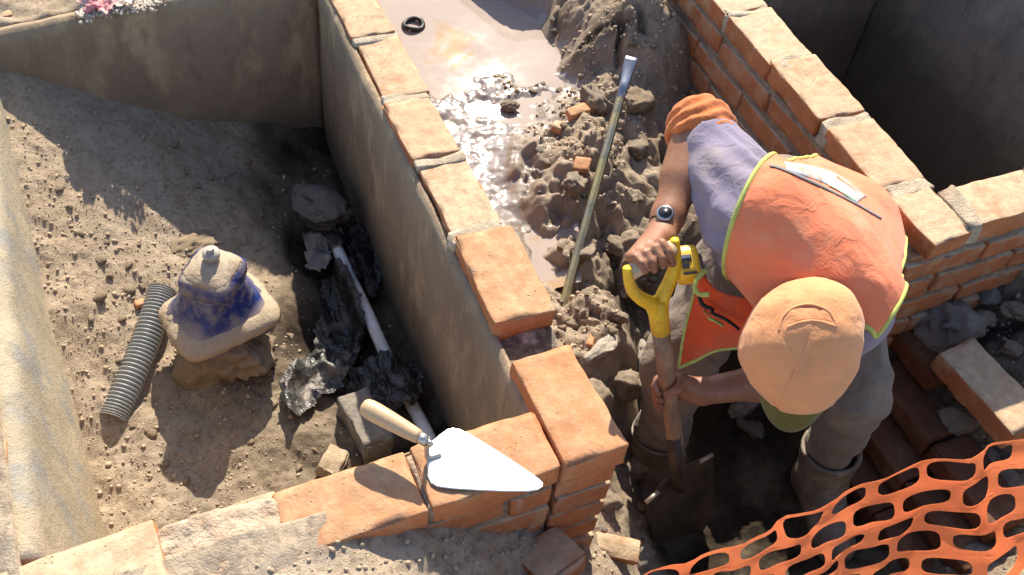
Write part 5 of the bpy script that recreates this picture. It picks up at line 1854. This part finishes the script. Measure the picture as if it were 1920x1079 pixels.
def on_cap(px, py, lift):
    d = ray(px, py)
    # ellipsoid hit
    o_ = (CC - CR + HF * .006)
    Mx = np.stack([HS / .104, HF / .124, HU / .103])
    oo = Mx @ o_; dd = Mx @ d
    A_ = dd @ dd; B_ = 2 * oo @ dd; C_ = oo @ oo - 1.0
    t_ = (-B_ - math.sqrt(max(0, B_ * B_ - 4 * A_ * C_))) / (2 * A_)
    p = CC + d * t_
    return p + unit(p - CR) * lift


arch = catmull([(1462, 622, 0), (1470, 596, 0), (1492, 578, 0), (1522, 574, 0), (1552, 586, 0), (1566, 612, 0)], 6)
V, F = tube([on_cap(q[0], q[1], .0032) for q in arch], .0024, 10, flat=1.0)
V2, F2 = tube([on_cap(q[0], q[1], .0040) for q in catmull([(1477, 616, 0), (1500, 607, 0), (1530, 604, 0), (1566, 614, 0)], 6)], .0024, 10)
V, F = join([(V, F), (V2, F2)])
obj('cap_strap', mesh_from('cap_strap', V, F), M['cap'], cap)
gp = [on_cap(q[0], q[1], .0042) for q in arch] + [on_cap(q[0], q[1], .0042) for q in catmull([(1566, 606, 0), (1530, 600, 0), (1500, 602, 0), (1477, 612, 0)], 6)[1:-1]]
V = gp + [np.mean(gp, 0) + unit(np.mean(gp, 0) - CR) * .0008]
F = [(i, (i + 1) % len(gp), len(gp)) for i in range(len(gp))]
obj('cap_opening', mesh_from('cap_opening', V, F), M['cap_gap'], cap)
into(person)
into(cap)

# watch
wa = RWR + (REL - RWR) * .06; wd = unit(REL - RWR)
M['watch_metal'] = simple('watch_steel', (.45, .45, .46), .25, .9, var=.1)
n1_ = unit(np.cross(wd, SH)); n2_ = np.cross(wd, n1_)
ringp = [wa + (n1_ * math.cos(t_) + n2_ * math.sin(t_)) * .0315 for t_ in np.linspace(0, 2 * math.pi, 40, endpoint=False)]
V = []; F = []
for t_ in np.linspace(0, 2 * math.pi, 40, endpoint=False):
    rd = n1_ * math.cos(t_) + n2_ * math.sin(t_)
    for (s, r_) in ((-.009, .0300), (-.009, .0325), (.009, .0325), (.009, .0300)):
        V.append(wa + wd * s + rd * r_)
for i in range(40):
    j = (i + 1) % 40
    for k in range(4):
        l = (k + 1) % 4
        F.append((i * 4 + k, j * 4 + k, j * 4 + l, i * 4 + l))
ws = obj('watch_strap', mesh_from('watch_strap', V, F), M['black'], None)
fdir = unit((deep(1229, 428, 2.0) - wa) - wd * ((deep(1229, 428, 2.0) - wa) @ wd))
fdir = unit(fdir + .8 * unit(CC - wa)); fdir = unit(fdir - wd * (fdir @ wd))
f1 = wd; f2 = np.cross(fdir, wd); fc = wa + fdir * .031
V, F = loft([[fc + fdir * z_ + f1 * (math.cos(a) * r_) + f2 * (math.sin(a) * r_) for a in np.linspace(0, 2 * math.pi, 28, endpoint=False)] for r_, z_ in ((.016, -.003), (.0175, .002), (.0175, .006), (.0140, .0085))])
wf = obj('watch_case', mesh_from('watch_case', V, F), M['watch_metal'], None)
V, F = loft([[fc + fdir * z_ + f1 * (math.cos(a) * .0135) + f2 * (math.sin(a) * .0135) for a in np.linspace(0, 2 * math.pi, 28, endpoint=False)] for z_ in (.007, .0088)])
wg = obj('watch_face', mesh_from('watch_face', V, F), M['black'], None)
bpy.context.view_layer.update()
for o_, par in ((ws, person), (wf, ws), (wg, ws)):
    o_.parent = par; o_.matrix_parent_inverse = par.matrix_world.inverted()

# tape measure clipped to the pocket
tape = thing('tape_measure', 'yellow tape measure clipped to the worker pocket beside the shovel grip', 'tape measure', deep(1287, 497, 2.03))
tc = deep(1287, 497, 2.03)
e1 = unit(MR[:, 0] * .95 + MR[:, 1] * .12); e2 = unit(MR[:, 1] - e1 * (MR[:, 1] @ e1)); e3 = np.cross(e1, e2)
ty = unit(e2 * .93 - e3 * .30); tz = np.cross(e1, ty)
prof = []
for k in range(36):
    a = 2 * math.pi * k / 36
    c_, s_ = math.cos(a), math.sin(a)
    r_ = (abs(c_) ** 3.2 + abs(s_) ** 3.2) ** (-1 / 3.2)
    prof.append((c_ * r_ * .036, s_ * r_ * .033))
V, F = loft([[tc + e1 * w_ + ty * (y_ * sc) + tz * (z_ * sc) for y_, z_ in prof] for w_, sc in ((-.021, .86), (-.017, .98), (-.010, 1.0), (.010, 1.0), (.017, .98), (.021, .86))])
M['tape_yellow'] = simple('yellow_plastic', (.90, .52, .03), .35, var=.12, scale=20, bump=.05, dirt=(.6, .42, .2), dirt_amt=.2)
obj('case', mesh_from('case', V, F), M['tape_yellow'], tape)
for nm, (x0_, x1_, y0_, y1_), mat in (('label_plate', (-.020, .006, -.006, .008), 'black'), ('lock_button', (-.014, .000, -.018, -.008), 'black'), ('label_window', (-.016, .004, .002, .009), 'watch_metal'), ('mouth', (-.014, .012, -.030, -.026), 'black')):
    zf = .0335 if nm != 'label_window' else .0345
    V = [tc + e1 * x_ + ty * y_ + tz * z_ for z_ in (zf - .003, zf + .0012) for x_, y_ in ((x0_, y0_), (x1_, y0_), (x1_, y1_), (x0_, y1_))]
    F = [(3, 2, 1, 0), (4, 5, 6, 7), (0, 1, 5, 4), (1, 2, 6, 5), (2, 3, 7, 6), (3, 0, 4, 7)]
    obj(nm, mesh_from(nm, V, F, False), M[mat], tape)
V, F = tube([tc + e1 * .022 + ty * .02, tc + e1 * .028 + ty * .016, tc + e1 * .030 - ty * .03], .0065, 8, flat=.35)
obj('belt_clip', mesh_from('belt_clip', V, F), M['watch_metal'], tape)
into(tape)

# ------------------------------------------------------------------ orange safety netting
def net_point(u, v):
    """u along the top selvedge (0..1), v down the net in metres"""
    tp = catmull([(1020, 1165, 1.16), (1210, 1082, 1.16), (1380, 1012, 1.16), (1500, 950, 1.155), (1640, 893, 1.15), (1720, 855, 1.15), (1800, 836, 1.15), (1920, 822, 1.15), (2060, 800, 1.14), (2200, 770, 1.13)], 12)
    return tp


TP = np.array([deep(*q) for q in net_point(0, 0)])
seg = np.r_[0, np.cumsum(np.linalg.norm(np.diff(TP, axis=0), axis=1))]
LT = seg[-1]
BP = np.array([deep(q[0], q[1], q[2]) for q in catmull([(1020, 1600, 1.10), (1210, 1570, 1.10), (1380, 1535, 1.10), (1500, 1510, 1.10), (1640, 1485, 1.10), (1720, 1470, 1.10), (1800, 1455, 1.10), (1920, 1430, 1.10), (2060, 1400, 1.09), (2200, 1370, 1.08)], 12)])
CW, CH = .057, .0285
ncol = int(LT / CW); nrow = 13
NB = 24


def sheet(U_, V_):
    q = np.stack([np.interp(U_, seg, TP[:, c]) for c in range(3)], -1)
    b = np.stack([np.interp(U_, seg, BP[:, c]) for c in range(3)], -1)
    q = q + (b - q) * (V_ / (nrow * CH))[:, None]
    nr = np.array([.15, -1.0, .26])
    w = fbm2(U_ * 7, V_ * 7, 3, 5) * .012 + np.sin(U_ * 26 + V_ * 5) * .005 * np.clip(V_ * 8, 0, 1) + fbm2(U_ * 26, V_ * 30, 2, 15) * .008
    fold = np.exp(-((U_ - LT * .665 - V_ * .3) / .03) ** 2) * .014
    q = q + nr * (w + fold)[:, None]
    return q


VV = []; FF = []
angs = np.linspace(0, 2 * math.pi, NB, endpoint=False) + math.pi / 4
sq = []
for a in angs:
    c_, s_ = math.cos(a), math.sin(a); m_ = max(abs(c_), abs(s_)); sq.append((c_ / m_ * .5, s_ / m_ * .5))
sq = np.array(sq)
nr_ = np.random.default_rng(4)
for r_ in range(nrow):
    for c_ in range(-1, ncol + 1):
        off = .5 if r_ % 2 else 0
        u0 = (c_ + .5 + off) * CW; v0 = (r_ + .5) * CH + .004
        hxh = .425 + nr_.uniform(-.05, .03); hyh = .405 + nr_.uniform(-.06, .02)
        hole = []
        dx_, dy_ = nr_.uniform(-.03, .03, 2)
        skew = nr_.uniform(-.12, .12); pinch = nr_.uniform(-.10, .16)
        for a in angs:
            cc_, ss_ = math.cos(a), math.sin(a)
            rr_ = (abs(cc_) ** 3.4 + abs(ss_) ** 3.4) ** (-1 / 3.4)
            x_ = cc_ * rr_ * hxh; y_ = ss_ * rr_ * hyh * (1 - pinch * (1 - (cc_ * rr_) ** 2)) + skew * x_
            hole.append((x_ * .97 + dx_, np.clip(y_ + dy_, -.455, .455)))
        hole = np.array(hole)
        b0 = len(VV)
        for (x_, y_) in sq: VV.append((u0 + x_ * CW, v0 + y_ * CH))
        for t_ in (.5, 1.0):
            for (x_, y_), (xh, yh) in zip(sq, hole):
                VV.append((u0 + (x_ + (xh - x_) * t_) * CW, v0 + (y_ + (yh - y_) * t_) * CH))
        for ring_ in (0, 1):
            for k in range(NB):
                l = (k + 1) % NB
                FF.append((b0 + ring_ * NB + k, b0 + ring_ * NB + l, b0 + (ring_ + 1) * NB + l, b0 + (ring_ + 1) * NB + k))
UV = np.array(VV)
UV[:, 0] = np.clip(UV[:, 0], 0, LT - .0005)
W3 = sheet(UV[:, 0], UV[:, 1])
bm = bmesh.new()
vs_ = [bm.verts.new(p) for p in W3]
for f in FF:
    try: bm.faces.new([vs_[i] for i in f])
    except ValueError: pass
bmesh.ops.remove_doubles(bm, verts=bm.verts, dist=.0004)
me = bpy.data.meshes.new('safety_net'); bm.to_mesh(me); bm.free()
me.polygons.foreach_set('use_smooth', np.zeros(len(me.polygons), dtype=bool))
t = NT('orange_netting')
n = t.noise(7, 4)
t.set('Base Color', t.mix(t.ramp(n, .35, .65), (.88, .28, .11), (.84, .22, .08))); t.set('Roughness', .75); t.set('Specular IOR Level', .2)
tr_ = t.n.new('ShaderNodeBsdfTranslucent'); tr_.inputs['Color'].default_value = (1.0, .58, .34, 1)
mx = t.n.new('ShaderNodeMixShader'); mx.inputs[0].default_value = .5
t.l.new(t.p.outputs[0], mx.inputs[1]); t.l.new(tr_.outputs[0], mx.inputs[2]); t.l.new(mx.outputs[0], t.out.inputs[0])
M['net'] = t.m
net = obj('safety_net', me, M['net'], label='orange plastic safety netting sagging across the lower right corner', cat='safety net')
md = net.modifiers.new('thickness', 'SOLIDIFY'); md.thickness = .0007; md.offset = 0
